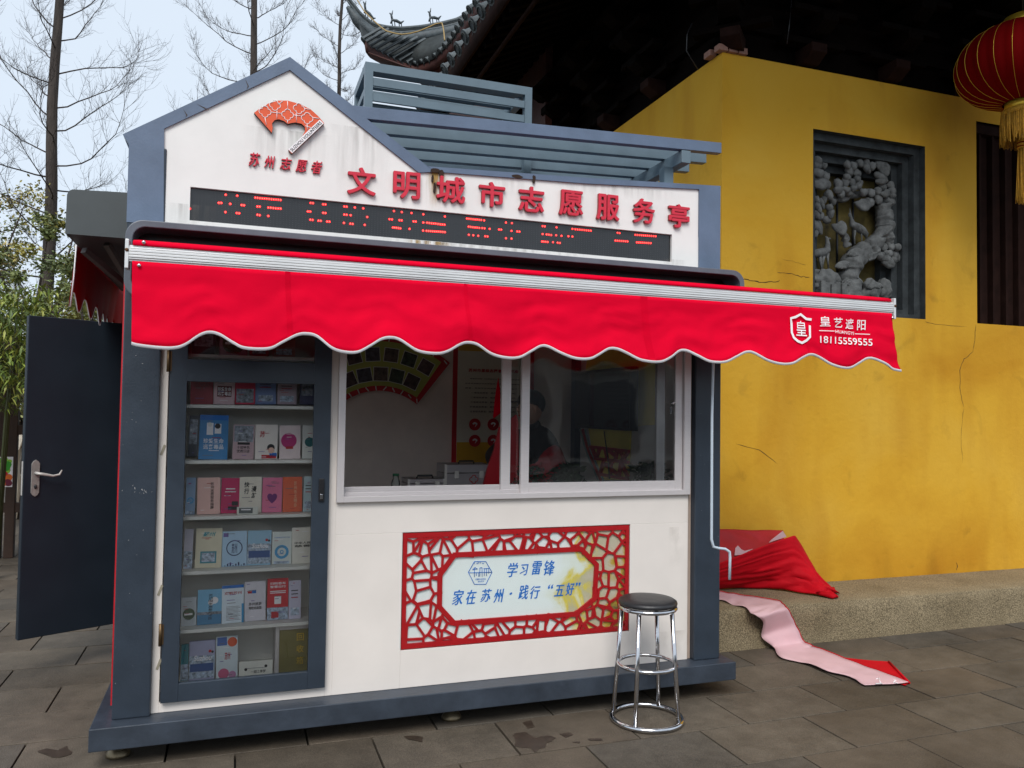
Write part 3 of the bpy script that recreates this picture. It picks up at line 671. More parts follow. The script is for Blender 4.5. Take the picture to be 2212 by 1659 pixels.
# ================================================================== KIOSK
kiosk = thing('kiosk', 'blue-grey and white gabled service kiosk with red awning and red LED display', 'kiosk', (1.08, 4.9, 0))
FY = 3.99    # face of posts and frame
K = lambda mb, name, parent=kiosk, **kw: mb.build(name, parent, **kw)
b = MB(); b.box(-.566, 2.738, 3.905, 6.02, .09, .19, BASEM); base = K(b, 'base_frame', bevel=.004)
for p in (((975, 1552)), ((255, 1632)), ((1550, 1445))):
    c = oZ(*p, 0) if p[0] != 1550 else Vector((2.62, 4.2, 0)); c.z = .002; b = MB(); b.lathe([(.052, 0), (.052, .012), (.035, .035), (.016, .05), (.014, .089)], (c.x, max(c.y, 4.0), 0.002), mat('brassy_foot', (.20, .16, .10), .4, metal=.7, var=.3), n=20); K(b, 'levelling_foot')
for x in (-.4, 2.6): b = MB(); b.lathe([(.05, 0), (.05, .012), (.035, .035), (.016, .05), (.014, .089)], (x, 5.8, .002), MATS['brassy_foot'], n=16); K(b, 'levelling_foot')
b = MB(); b.box(-.489, -.331, FY, FY + .16, .1905, 2.80, SHADE_BLUE); K(b, 'corner_post', bevel=.006)
b = MB(); b.box(2.515, 2.684, FY, FY + .16, .1905, 2.44, SHADE_BLUE); K(b, 'corner_post', bevel=.006)
b = MB(); b.box(-.489, -.36, 5.80, 5.95, .1905, 2.80, SHADE_BLUE); K(b, 'corner_post')
b = MB(); b.box(2.55, 2.684, 5.80, 5.95, .1905, 2.86, SHADE_BLUE); K(b, 'corner_post')
FLK = mat('bare_metal_fleck', (.45, .45, .44), .5)
rq = random.Random(2)
for k in range(16):
    x = -.40 + rq.gauss(0, .02); z = 1.215 + rq.gauss(0, .012); b = MB(); a_ = rq.uniform(0, 3); l_ = rq.uniform(.003, .010); b.add([(x, FY - .0006, z), (x + l_ * math.cos(a_), FY - .0006, z + l_ * math.sin(a_)), (x + l_ * math.cos(a_) + .002, FY - .0006, z + l_ * math.sin(a_) + .003)], [(0, 1, 2)], FLK)
    if k == 0: fk = b
    else: fk.add(b.v, [(0, 1, 2)], FLK)
for k in range(26):
    x = rq.choice((rq.uniform(-.48, -.34), rq.uniform(2.52, 2.68))); z = rq.uniform(.25, 2.0); l_ = rq.uniform(.002, .006); fk.add([(x, FY - .0006, z), (x + l_, FY - .0006, z + l_ * .3), (x + l_ * .4, FY - .0006, z + l_ * .6)], [(0, 1, 2)], FLK)
K(fk, 'paint_chips', kind='stuff')
# fascia frame (blue band) and white sign panel
fr = MB()
Y0, Y1 = FY - .003, FY + .06
fr.prism([(-.491, 2.44), (-.491, 2.80), (-.518, 2.842), (.21, 3.32), (.211, 3.256), (-.345, 2.891), (-.335, 2.44)], Y0, Y1, BLUE)
fr.prism([(.21, 3.32), (.50, 3.135), (.60, 3.058), (.905, 2.862), (.95, 2.836), (.862, 2.822), (.211, 3.256)], Y0, Y1, BLUE)
fr.prism([(.905, 2.860), (1.8, 2.900), (2.671, 2.948), (2.671, 2.44), (2.529, 2.44), (2.527, 2.913), (1.8, 2.868), (.95, 2.836)], Y0, Y1, BLUE)
K(fr, 'fascia_frame', bevel=.003)
wp_ = MB(); W0, W1 = FY + .008, FY + .03
wp_.prism([(-.345, 2.634), (-.345, 2.891), (.211, 3.256), (.862, 2.822), (.95, 2.836), (1.8, 2.868), (2.527, 2.913), (2.527, 2.634)], W0, W1, WHITE)
wp_.prism([(-.345, 2.475), (-.345, 2.634), (-.225, 2.634), (-.225, 2.475)], W0, W1, WHITE)
wp_.prism([(2.354, 2.475), (2.354, 2.634), (2.529, 2.634), (2.529, 2.475)], W0, W1, WHITE)
wp_.prism([(-.345, 2.40), (-.345, 2.475), (2.529, 2.475), (2.529, 2.40)], W0, W1, WHITE)
K(wp_, 'sign_panel')
# grime streaks and rust on the sign panel
def streakmat(name, col, dens, stx=(18, 1, 2.2)):
    mt = bpy.data.materials.new(name); mt.use_nodes = True; n = mt.node_tree; L = n.links.new; pb = n.nodes['Principled BSDF']; pb.inputs['Base Color'].default_value = (*col, 1); pb.inputs['Roughness'].default_value = .8
    tc = n.nodes.new('ShaderNodeTexCoord'); mp = n.nodes.new('ShaderNodeMapping'); mp.inputs['Scale'].default_value = stx; nz = n.nodes.new('ShaderNodeTexNoise'); nz.inputs['Scale'].default_value = 2.5; nz.inputs['Detail'].default_value = 7
    g = n.nodes.new('ShaderNodeTexCoord'); sx = n.nodes.new('ShaderNodeSeparateXYZ'); L(g.outputs['UV'], sx.inputs[0])
    # fade to nothing at the patch's rim
    def hump(src):
        a = n.nodes.new('ShaderNodeMath'); a.operation = 'MULTIPLY_ADD'; a.inputs[1].default_value = -1; a.inputs[2].default_value = 1; L(src, a.inputs[0])
        c = n.nodes.new('ShaderNodeMath'); c.operation = 'MULTIPLY'; L(src, c.inputs[0]); L(a.outputs[0], c.inputs[1])
        d = n.nodes.new('ShaderNodeMath'); d.operation = 'MULTIPLY'; d.inputs[1].default_value = 4; L(c.outputs[0], d.inputs[0]); return d
    hx = hump(sx.outputs[0]); L(tc.outputs['Object'], mp.inputs[0]); L(mp.outputs[0], nz.inputs['Vector'])
    rp = n.nodes.new('ShaderNodeMapRange'); rp.inputs[1].default_value = .40; rp.inputs[2].default_value = .85; L(nz.outputs[0], rp.inputs[0])
    m1 = n.nodes.new('ShaderNodeMath'); m1.operation = 'MULTIPLY'; L(rp.outputs[0], m1.inputs[0]); L(hx.outputs[0], m1.inputs[1])
    m2 = n.nodes.new('ShaderNodeMath'); m2.operation = 'MULTIPLY'; L(m1.outputs[0], m2.inputs[0]); L(sx.outputs[1], m2.inputs[1])
    m3 = n.nodes.new('ShaderNodeMath'); m3.operation = 'MULTIPLY'; m3.inputs[1].default_value = dens; m3.use_clamp = True; L(m2.outputs[0], m3.inputs[0])
    L(m3.outputs[0], pb.inputs['Alpha']); return mt
GRIME = streakmat('grime_streaks', (.22, .20, .18), .5, (13, 1, 1.1)); GRIME2 = streakmat('foot_grime', (.42, .38, .32), .5, (5, 1, 3)); RUST = streakmat('rust_streaks', (.42, .26, .07), 2.4, (16, 1, 1.5))
def decal(x0, x1, z0, z1, y, mt, parent, name='stain'):
    me = bpy.data.meshes.new(name); me.from_pydata([(x0, y, z0), (x1, y, z0), (x1, y, z1), (x0, y, z1)], [], [(0, 1, 2, 3)]); uv = me.uv_layers.new(); me.materials.append(mt)
    for i, c in enumerate(((0, 0), (1, 0), (1, 1), (0, 1))): uv.data[i].uv = c
    o = bpy.data.objects.new(name, me); sc.collection.objects.link(o); o.parent = parent; o.matrix_parent_inverse = parent.matrix_basis.inverted(); return o
for x0, x1, z0, z1, mt in ((.40, .72, 2.66, 3.02, GRIME), (.0, .42, 2.74, 2.96, GRIME), (.90, 1.02, 2.636, 2.84, RUST), (1.25, 1.45, 2.72, 2.86, GRIME), (-.33, -.1, 2.41, 2.55, GRIME), (.55, 1.9, 2.402, 2.474, GRIME), (.80, 1.05, 2.402, 2.474, RUST), (2.28, 2.45, 2.41, 2.49, GRIME), (1.6, 2.4, 2.8, 2.88, GRIME)):
    decal(x0, x1, z0, z1, W0 - .0008 - .0002 * random.random(), mt, kiosk)
# rust holes and torn edge at the junction of gable and fascia
HOLE = mat('rust_hole', (.03, .015, .008), .9, var=.5, vscale=60)
for cx_, cz_, w_, h_ in ((.95, 2.842, .024, .012), (.982, 2.832, .012, .018), (.948, 2.752, .006, .03), (.972, 2.705, .007, .014), (1.40, 2.862, .03, .01), (1.495, 2.858, .01, .022), (.936, 2.80, .005, .02)):
    b = MB(); out = [(cx_ + w_ * (1 + .5 * noise.noise(Vector((cx_ * 9, k, cz_)))) * math.cos(k * .52), cz_ + h_ * (1 + .5 * noise.noise(Vector((k, cx_ * 5, 3)))) * math.sin(k * .52)) for k in range(12)]
    b.prism(out, FY - .0045, FY + .002 if cz_ > 2.82 else W0 + .002, HOLE); K(b, 'rust_hole')
for a_, c_ in ((zq(1120, 665), zq(1135, 720)), (zq(1200, 633), zq(1285, 672)), (zq(1500, 480), zq(1508, 550))):
    p, q = oY(*a_, FY - .0045), oY(*c_, FY - .0045); mid = p.lerp(q, .5) + Vector((.012, 0, -.008)); b = MB()
    nn = Vector(((q - p).z, 0, -(q - p).x)).normalized() * .0022
    b.add([p, mid - nn, q, mid + nn], [(0, 1, 2, 3)], CRK); K(b, 'paint_crack')
# display
b = MB(); DISPM = mat('display_glass', (.016, .017, .019), .10, var=.25, vscale=3, spec=.6)
b.box(-.225, 2.354, FY + .026, FY + .06, 2.475, 2.634, DISPM); disp = K(b, 'led_display')
LEDO = mat('unlit_led', (.045, .048, .05), .4, var=0)
b = MB(); 
for j in range(15):
    for i in range(172):
        x = -.218 + i * .0149; z = 2.480 + j * .0104; s_ = .0016
        b.add([(x - s_, FY + .0252, z), (x, FY + .0252, z - s_), (x + s_, FY + .0252, z), (x, FY + .0252, z + s_)], [(0, 1, 2, 3)], LEDO)
b.build('unlit_dots', disp, kind='stuff')
LED = mat('lit_led', (1, .004, .012), .4, var=0, emit=2.2)
LEDH = mat('lit_led_core', (1, .16, .10), .4, var=0, emit=2.6)
b = MB()
def dot(p):
    c = oY(*p, FY + .0235)
    for r_, y, mt in ((.0056, FY + .0242, LED), (.0024, FY + .0236, LEDH)):
        b.add([(c.x + r_ * math.cos(k * math.pi / 4), y, c.z + r_ * math.sin(k * math.pi / 4)) for k in range(8)], [tuple(range(8))], mt)
def seg(f_, a, c, st):
    n = max(1, round(abs(c[0] - a[0]) / st))
    for k in range(n + 1): dot(f_(a[0] + (c[0] - a[0]) * k / n, a[1] + (c[1] - a[1]) * k / n))
for p in ((1382, 1192), (1452, 1198), (1340, 1242), (1354, 1242), (1409, 1248), (1480, 1255), (1494, 1256), (1380, 1298), (1450, 1304), (1464, 1305), (1576, 1264), (1590, 1265), (1576, 1315), (1590, 1317), (1642, 1322), (1902, 1242), (1916, 1243), (1978, 1250), (1992, 1251), (1885, 1294), (1899, 1295), (1978, 1303), (1992, 1304), (1900, 1345), (1914, 1346), (1950, 1351), (1964, 1352), (2003, 1356), (2017, 1357), (1162, 1277)): dot(zq(*p))
seg(zq, (1563, 1210), (1718, 1224), 14); seg(zq, (1643, 1271), (1718, 1277), 14)
for p in ((175, 1041), (187, 1042), (228, 1046), (270, 1050), (175, 1082), (187, 1083), (207, 1085), (290, 1094), (173, 1124), (205, 1128), (217, 1129), (278, 1134), (425, 1064), (465, 1069), (514, 1074), (573, 1080), (682, 1091), (403, 1105), (415, 1106), (453, 1110), (464, 1111), (524, 1116), (535, 1117), (573, 1122), (504, 1154), (572, 1163), (880, 1111), (990, 1122), (1020, 1125), (870, 1150), (882, 1151), (908, 1154), (955, 1157), (966, 1158), (1018, 1164), (1047, 1167), (1058, 1168), (803, 1184), (825, 1186), (850, 1189), (885, 1191), (897, 1192), (990, 1201), (1018, 1203), (1175, 1140), (1186, 1141), (1245, 1146), (1325, 1154), (1175, 1180), (1243, 1186), (1270, 1189), (1305, 1191), (1325, 1193), (1227, 1221), (1251, 1224), (1262, 1225), (1553, 1174), (1563, 1175)): dot(z2(*p))
for a_, c_ in (((592, 1123), (680, 1133)), ((420, 1147), (457, 1151)), ((590, 1164), (682, 1170)), ((793, 1102), (865, 1109)), ((802, 1143), (855, 1149)), ((1340, 1156), (1418, 1163)), ((1195, 1182), (1218, 1185)), ((1172, 1218), (1200, 1220)), ((1643, 1184), (1745, 1191)), ((1542, 1213), (1603, 1217)), ((1650, 1222), (1720, 1226))): seg(z2, a_, c_, 10.5)
b.build('lit_dots', disp, kind='stuff')
# red channel letters
for ch, (x0, x1, z0, z1_) in zip('文明城市志愿服务亭', ((.497, .645, 2.674, 2.812), (.727, .872, 2.678, 2.817), (.952, 1.112, 2.680, 2.818), (1.182, 1.333, 2.682, 2.814), (1.405, 1.556, 2.676, 2.813), (1.639, 1.788, 2.677, 2.818), (1.864, 2.010, 2.674, 2.819), (2.091, 2.235, 2.677, 2.818), (2.319, 2.462, 2.673, 2.809))):
    b = MB()
    for q_, (ex, ez) in enumerate(((0, 0), (1, 0), (-1, 0), (0, 1), (0, -1), (.7, .7), (-.7, .7), (.7, -.7), (-.7, -.7))):
        g_ = .0034; b.text(ch, x0 + .006 + ex * g_, x1 - .006 + ex * g_, z0 + .003 + ez * g_, z1_ - .003 + ez * g_, W0 - .020 + q_ * .0002, LETR, ext=.0165, bold=.0, side=LETSIDE)
    K(b, 'sign_letter')
for ch, (x0, x1, z0, z1_) in zip('苏州志愿者', ((.032, .083, 2.762, 2.827), (.104, .151, 2.762, 2.820), (.176, .231, 2.763, 2.821), (.250, .305, 2.759, 2.818), (.324, .376, 2.759, 2.822))):
    b = MB()
    for q_, (ex, ez) in enumerate(((0, 0), (1, .6), (-1, -.6))): b.text(ch, x0 + ex * .0011, x1 + ex * .0011, z0 + ez * .0011, z1_ + ez * .0011, W0 - .012 + q_ * .0002, LETR, ext=.010, bold=0, shear=.2, side=LETSIDE)
    K(b, 'small_sign_letter')
# fan emblem
FANO = mat('orange_enamel', (.72, .10, .03), .3, var=.08)
emb = MB(); A0 = []
cx_, cz_, = .205, 2.872
fan = [(.05, 3.017), (.085, 3.05), (.12, 3.075), (.16, 3.092), (.204, 3.098), (.26, 3.09), (.314, 3.07), (.35, 3.042), (.38, 3.01), (.23, 2.839), (.213, 2.856), (.270, 2.92), (.289, 2.958), (.288, 2.98), (.272, 2.993), (.245, 2.996), (.222, 2.990), (.207, 2.983), (.19, 2.995), (.165, 3.001), (.145, 2.994), (.133, 2.975), (.137, 2.955), (.134, 2.93)]
emb.prism(fan, W0 - .022, W0 - .001, FANO, side=mat('dark_edge', (.03, .02, .02), .5, var=.2)); emb = K(emb, 'fan_emblem')
b = MB(); YF = W0 - .0232
def flower(x, z, r_, parts=4):
    pts = []
    for k in range(48):
        a = 2 * math.pi * k / 48; rad = r_ * (.72 + .34 * abs(math.sin(2 * a)) ** .6) ; pts.append(Vector((x + rad * math.cos(a + .78), YF, z + rad * math.sin(a + .78))))
    b.tube(pts, .0018, WINK, n=4, closed=True)
for x, z, r_ in ((.100, 3.028, .026), (.145, 3.066, .024), (.205, 3.028, .026), (.258, 3.066, .025), (.298, 3.023, .026)): flower(x, z, r_)
for p, q in (((.126, 3.03), (.178, 3.03)), ((.232, 3.03), (.27, 3.03)), ((.205, 3.055), (.203, 3.095)), ((.155, 3.04), (.155, 3.0)), ((.245, 3.04), (.248, 3.0)), ((.10, 3.0), (.108, 2.965)), ((.10, 3.052), (.105, 3.064)), ((.16, 3.072), (.18, 3.092)), ((.285, 3.07), (.31, 3.068)), ((.298, 2.996), (.300, 2.965)), ((.322, 3.03), (.355, 3.03)), ((.29, 2.985), (.33, 2.975)), ((.205, 3.0), (.206, 2.985))):
    b.tube([(p[0], YF, p[1]), (q[0], YF, q[1])], .0018, WINK, n=4)
b.build('white_pattern', emb)
b = MB(); u = Vector((.15, 0, .171)).normalized(); v = Vector((-u.z, 0, u.x)); o_ = Vector((.23, YF - .0005, 2.839))
b.add([o_ + u * .003 + v * .001, o_ + u * .224 + v * .001, o_ + u * .224 + v * .026, o_ + u * .003 + v * .026], [(0, 1, 2, 3)], WINK)
vs, fs = text_mesh('SUZHOU VOLUNTEERS', .006); a1 = max(q[0] for q in vs); h1 = max(q[1] for q in vs)
b.add([o_ + u * (.008 + q[0] / a1 * .21) + v * (.006 + q[1] / h1 * .015) + Vector((0, -.0012, 0)) for q in vs], fs, INK)
b.build('emblem_text', emb)
# roof, side walls, back wall, floor, inside
b = MB(); b.prism([(-.50, 2.80), (-.515, 2.835), (.21, 3.312), (.93, 2.835), (2.66, 2.93), (2.66, 2.90), (.93, 2.80), (.21, 3.27), (-.49, 2.79)], FY + .062, 5.97, BLUE); K(b, 'roof')
b = MB(); b.prism([(-.48, 2.40), (-.48, 2.80), (.21, 3.27), (.93, 2.80), (2.65, 2.90), (2.65, 2.40)], FY + .0605, FY + .0615, BLACK); K(b, 'sign_backing')
b = MB(); b.box(-.515, -.47, FY + .17, 5.0, .20, 2.30, REDW); K(b, 'side_wall')
b = MB(); b.box(-.48, -.465, FY + .17, 5.0, 2.301, 2.80, WHITE); b.box(-.48, -.465, 5.0, 5.8, 2.15, 2.80, WHITE); K(b, 'side_wall')
b = MB(); b.box(2.60, 2.66, FY + .17, 5.8, .191, 2.88, WHITE); K(b, 'side_wall')
INW = mat('interior_wall', (.84, .74, .67), .7, var=.06)
b = MB(); b.box(-.36, 2.55, 5.88, 5.93, .191, 2.8, INW); K(b, 'rear_wall')
b = MB(); b.box(-.46, 2.60, FY + .17, 5.88, .191, .21, mat('floor_vinyl', (.12, .11, .10), .6)); K(b, 'floor')
b = MB(); b.box(-.46, 2.60, FY + .17, 5.88, 2.36, 2.38, INW); K(b, 'ceiling')
# front wall panels around window and glazed cabinet door
PY0, PY1 = FY + .035, FY + .06
b = MB()
b.box(-.331, -.297, PY0, PY1, .191, 2.02, LWHITE); b.box(-.297, .449, PY0, PY1, .191, .236, LWHITE)
b.box(.449, .484, PY0, PY1, .191, 2.399, LWHITE); b.box(.484, 2.49, PY0, PY1, .975, 1.137, LWHITE)
b.box(.484, .822, PY0, PY1, .191, .975, LWHITE); b.box(2.117, 2.49, PY0, PY1, .191, .975, LWHITE); b.box(.822, 2.117, PY0, PY1, .191, .380, LWHITE)
b.box(2.49, 2.5145, PY0 + .01, PY1, .191, 2.40, mat('beige_sealant', (.36, .28, .23), .7)); b.box(-.331, 2.5, PY0, PY1, 2.0, 2.399, LWHITE)
K(b, 'front_panel', bevel=.0015)
for x0, x1, z0, z1_ in ((2.30, 2.49, .192, .36), (2.36, 2.47, .72, .95)): decal(x0, x1, z0, z1_, PY0 - .0012, GRIME2, kiosk)
# tapes on the white strip
TAPE = mat('old_tape', (.30, .27, .20), .6)
for px, py in (((352, 972)), (346, 1275), (343, 1435)):
    c = oY(px, py, PY0 - .002); b = MB(); b.add([c + Vector(q) for q in ((-.013, 0, -.022), (-.003, 0, -.026), (.013, 0, .020), (.003, 0, .026))], [(0, 1, 2, 3)], TAPE); K(b, 'tape')
# ---- glazed cabinet door
cdoor = MB(); x0, x1, z0, z1_ = -.290, .447, .242, 2.02; gx0, gx1 = -.215, .364; DY0, DY1 = FY + .005, FY + .034
cdoor.box(x0, gx0, DY0, DY1, z0, z1_, SHADE_BLUE); cdoor.box(gx1, x1, DY0, DY1, z0, z1_, SHADE_BLUE)
cdoor.box(gx0, gx1, DY0, DY1, z0, .325, SHADE_BLUE); cdoor.box(gx0, gx1, DY0, DY1, 1.718, 1.822, SHADE_BLUE)
cdo = K(cdoor, 'display_cabinet_door', bevel=.002)
b = MB(); b.box(gx0, gx1, DY1 - .008, DY1 - .004, .325, 1.718, DOORGL); b.build('pane', cdo)
b = MB(); b.box(gx0, gx1, DY1 - .008, DY1 - .004, 1.822, 2.02, DOORGL); b.build('pane', cdo)
b = MB(); p = oY(694, 1058, DY0); b.box(p.x - .013, p.x + .013, DY0 - .012, DY0 - .0005, p.z - .055, p.z + .055, BLACK); b.box(p.x - .006, p.x + .006, DY0 - .017, DY0 - .0125, p.z - .045, p.z - .02, CHROME); b.build('latch', cdo, bevel=.003)
for z in (1.81, .555):
    b = MB(); b.tube([(-.297, DY0 - .006, z - .05), (-.297, DY0 - .006, z + .05)], .0075, mat('aged_brass', (.16, .10, .05), .45, metal=.8, var=.3), n=10); b.box(-.304, -.283, DY0 - .002, DY0 - .0004, z - .045, z + .045, MATS['aged_brass']); b.build('hinge', cdo)
# shelves
SH = mat('white_shelf', (.78, .76, .71), .5, var=.05)
b = MB(); b.box(-.33, .46, 4.36, 4.375, .19, 2.3, SH); K(b, 'cabinet_back')
b = MB(); b.box(-.335, -.325, 4.06, 4.36, .21, 2.2, SH); b.box(.455, .465, 4.06, 4.36, .21, 2.2, SH); K(b, 'cabinet_side')
SHZ = [1.852, 1.611, 1.345, 1.080, .822, .550, .290]
for z in SHZ: b = MB(); b.box(-.32, .45, 4.062, 4.355, z - .016, z, SH); K(b, 'shelf', bevel=.001)
# ---- sliding window
wf = MB(); ax0, ax1, az0 = .484, 2.489, 1.137
wf.box(ax0, ax0 + .035, FY + .01, FY + .09, az0, 2.02, ALU); wf.box(ax1 - .04, ax1, FY + .01, FY + .09, az0, 2.02, ALU)
wf.box(ax0 + .035, ax1 - .04, FY + .01, FY + .028, az0, az0 + .028, ALU); wf.box(ax0 + .035, ax1 - .04, FY + .028, FY + .09, az0, az0 + .012, ALU)
wf.box(ax0 + .035, ax1 - .04, FY + .048, FY + .054, az0 + .012, az0 + .045, ALU); wf.box(ax0 + .035, ax1 - .04, FY + .082, FY + .09, az0 + .012, az0 + .07, ALU)
win = K(wf, 'sliding_window', bevel=.0015)
def sash(x0, x1, y, z0, wl, wr, wb, name='sash'):
    b = MB(); b.box(x0, x0 + wl, y, y + .024, z0, 2.02, ALU); b.box(x1 - wr, x1, y, y + .024, z0, 2.02, ALU); b.box(x0 + wl, x1 - wr, y + .001, y + .023, z0, z0 + wb, ALU); o = b.build(name, win, bevel=.0015)
    b = MB(); b.box(x0 + wl, x1 - wr, y + .010, y + .014, z0 + wb, 2.02, GLASSM); b.build('pane', win)
sash(1.455, 2.445, FY + .029, az0 + .014, .046, .046, .066)
sash(1.352, 2.345, FY + .057, az0 + .020, .052, .052, .05)
b = MB(); p = oY(1447, 893, FY + .03); b.box(2.362, 2.372, FY + .024, FY + .0285, 1.60, 1.64, CHROME); b.tube([(2.367, FY + .02, 1.655), (2.375, FY + .0, 1.665)], .007, CHROME); b.build('window_lock', win)
# ---- sign with cracked-ice lattice
sgY = FY + .052
b = MB(); b.box(.822, 2.117, sgY, sgY + .006, .380, .975, LWHITE); 
def stained():
    mt = bpy.data.materials.new('stained_panel'); mt.use_nodes = True; n = mt.node_tree; L = n.links.new; pb = n.nodes['Principled BSDF']; pb.inputs['Roughness'].default_value = .3
    tc = n.nodes.new('ShaderNodeTexCoord'); sp = n.nodes.new('ShaderNodeSeparateXYZ'); L(tc.outputs['Object'], sp.inputs[0])
    nz = n.nodes.new('ShaderNodeTexNoise'); nz.inputs['Scale'].default_value = 4.5; nz.inputs['Detail'].default_value = 5; nz.inputs['Distortion'].default_value = .8; L(tc.outputs['Object'], nz.inputs['Vector'])
    ma = n.nodes.new('ShaderNodeMath'); ma.operation = 'MULTIPLY_ADD'; ma.inputs[1].default_value = .75; L(nz.outputs[0], ma.inputs[0]); L(sp.outputs[0], ma.inputs[2])
    rp = n.nodes.new('ShaderNodeValToRGB'); mr = n.nodes.new('ShaderNodeMapRange'); mr.inputs[1].default_value = 2.02; mr.inputs[2].default_value = 2.62; L(ma.outputs[0], mr.inputs[0]); L(mr.outputs[0], rp.inputs[0])
    el = rp.color_ramp.elements; cols = [(.0, (.70, .77, .75)), (.22, (.66, .72, .64)), (.34, (.62, .52, .07)), (.42, (.46, .44, .28)), (.58, (.50, .46, .36)), (.66, (.45, .33, .04)), (.76, (.16, .12, .05)), (1, (.10, .08, .04))]
    while len(el) < len(cols): el.new(.5)
    for e, (p_, c) in zip(el, cols): e.position = p_; e.color = (*c, 1)
    L(rp.outputs[0], pb.inputs['Base Color']); return mt
STN = stained()
sb = MB(); sb.add([(.824, sgY - .0015, .382), (2.115, sgY - .0015, .382), (2.115, sgY - .0015, .973), (.824, sgY - .0015, .973)], [(0, 1, 2, 3)], STN)
b.box(.816, .822, PY0 + .001, sgY, .374, .981, DRED)
K(b, 'sign_back'); lat = K(sb, 'lattice_sign')
LR_ = mat('red_acrylic', (.40, .008, .012), .3, var=.08)
b = MB(); yA, yB = sgY - .013, sgY - .002
ox0, ox1, oz0, oz1 = .826, 2.113, .384, .971
b.box(ox0, ox0 + .022, yA, yB, oz0, oz1, LR_); b.box(ox1 - .022, ox1, yA, yB, oz0, oz1, LR_); b.box(ox0 + .022, ox1 - .022, yA, yB, oz0, oz0 + .026, LR_); b.box(ox0 + .022, ox1 - .022, yA, yB, oz1 - .026, oz1, LR_)
octo = [(1.036, .745), (1.105, .835), (1.815, .835), (1.902, .752), (1.892, .578), (1.79, .508), (1.11, .508), (1.036, .590)]
oc = Vector((1.465, .67))
def off(poly, d):
    out = []
    for i in range(len(poly)):
        p0, p1, p2 = Vector(poly[i - 1]), Vector(poly[i]), Vector(poly[(i + 1) % len(poly)]); n1 = (p1 - p0).normalized(); n2 = (p2 - p1).normalized()
        n1 = Vector((-n1.y, n1.x)); n2 = Vector((-n2.y, n2.x)); q = (n1 + n2).normalized(); k = d / max(.3, q.dot(n1))
        out.append(p1 + q * k)
    return out
outer = off(octo, .026) if (off(octo, .026)[0] - oc).length > (Vector(octo[0]) - oc).length else off(octo, -.026)
for i in range(8):
    j = (i + 1) % 8; b.prism([tuple(octo[i]), tuple(octo[j]), tuple(outer[j]), tuple(outer[i])], yA, yB, LR_)
b.build('lattice_frame', lat)
def inside(poly, p):
    c = False; n = len(poly)
    for i in range(n):
        a, d = poly[i], poly[(i + 1) % n]
        if (a[1] > p[1]) != (d[1] > p[1]) and p[0] < (d[0] - a[0]) * (p[1] - a[1]) / (d[1] - a[1]) + a[0]: c = not c
    return c
rs = random.Random(21); seeds = []
tries = 0
while tries < 6000 and len(seeds) < 185:
    tries += 1; p = (rs.uniform(ox0 - .06, ox1 + .06), rs.uniform(oz0 - .06, oz1 + .06))
    if all((p[0] - q[0]) ** 2 + (p[1] - q[1]) ** 2 > (.032 + .022 * ((int(p[0] * 97) + int(p[1] * 61)) % 3) / 2) ** 2 for q in seeds) and not inside([tuple(q) for q in off(octo, .0)], p): seeds.append(p)
b = MB(); done = set()
def clip(poly, a, c, mx_, mz_):
    out = []; 
    f_ = lambda p: (p[0] - mx_) * a + (p[1] - mz_) * c
    for i in range(len(poly)):
        p, q = poly[i - 1], poly[i]; fp, fq = f_(p), f_(q)
        if fp <= 0 < fq or fq <= 0 < fp: t = fp / (fp - fq); out.append((p[0] + (q[0] - p[0]) * t, p[1] + (q[1] - p[1]) * t))
        if fq <= 0: out.append(q)
    return out
for s_ in seeds:
    poly = [(s_[0] - .25, s_[1] - .25), (s_[0] + .25, s_[1] - .25), (s_[0] + .25, s_[1] + .25), (s_[0] - .25, s_[1] + .25)]
    for q in seeds:
        if q == s_ or abs(q[0] - s_[0]) > .35: continue
        poly = clip(poly, q[0] - s_[0], q[1] - s_[1], (q[0] + s_[0]) / 2, (q[1] + s_[1]) / 2)
        if not poly: break
    prs = [(poly[i - 1], poly[i]) for i in range(len(poly))]
    if len(poly) >= 5 and rs.random() < .6:
        a_ = rs.randrange(len(poly)); c_ = (a_ + rs.choice((2, 3))) % len(poly); prs.append((poly[a_], ((poly[c_][0] * .6 + poly[c_ - 1][0] * .4), (poly[c_][1] * .6 + poly[c_ - 1][1] * .4))))
    for p, q in prs:
        k = tuple(sorted(((round(p[0], 3), round(p[1], 3)), (round(q[0], 3), round(q[1], 3)))))
        if k in done: continue
        done.add(k); mid = ((p[0] + q[0]) / 2, (p[1] + q[1]) / 2)
        n = 12; run = []
        for t in range(n + 1):
            x = p[0] + (q[0] - p[0]) * t / n; z = p[1] + (q[1] - p[1]) * t / n
            if ox0 + .01 < x < ox1 - .01 and oz0 + .01 < z < oz1 - .01 and not inside([tuple(o) for o in octo], (x, z)): run.append((x, z))
            elif run: break
        if len(run) > 1 and (Vector(run[0]) - Vector(run[-1])).length > .006:
            yy = yA + .0012 + rs.uniform(0, .0008); a = Vector((run[0][0], (yy + yB) / 2, run[0][1])); c = Vector((run[-1][0], (yy + yB) / 2, run[-1][1])); e = (c - a).normalized() * .002
            b.obb(a - e, c + e, .0088, yB - yy, LR_, up=Vector((0, 1, 0))) if False else b.obb(a - e, c + e, yB - yy, .0125, LR_, up=Vector(((c - a).z, 0, -(c - a).x)).normalized())
b.build('ice_lattice', lat)
b = MB(); YT = sgY - .0028
for ch, (x, x2, z, z2_) in zip('学习雷锋', ((1.377, 1.440, .665, .745), (1.468, 1.522, .672, .740), (1.540, 1.595, .690, .757), (1.607, 1.66, .715, .790))): pass
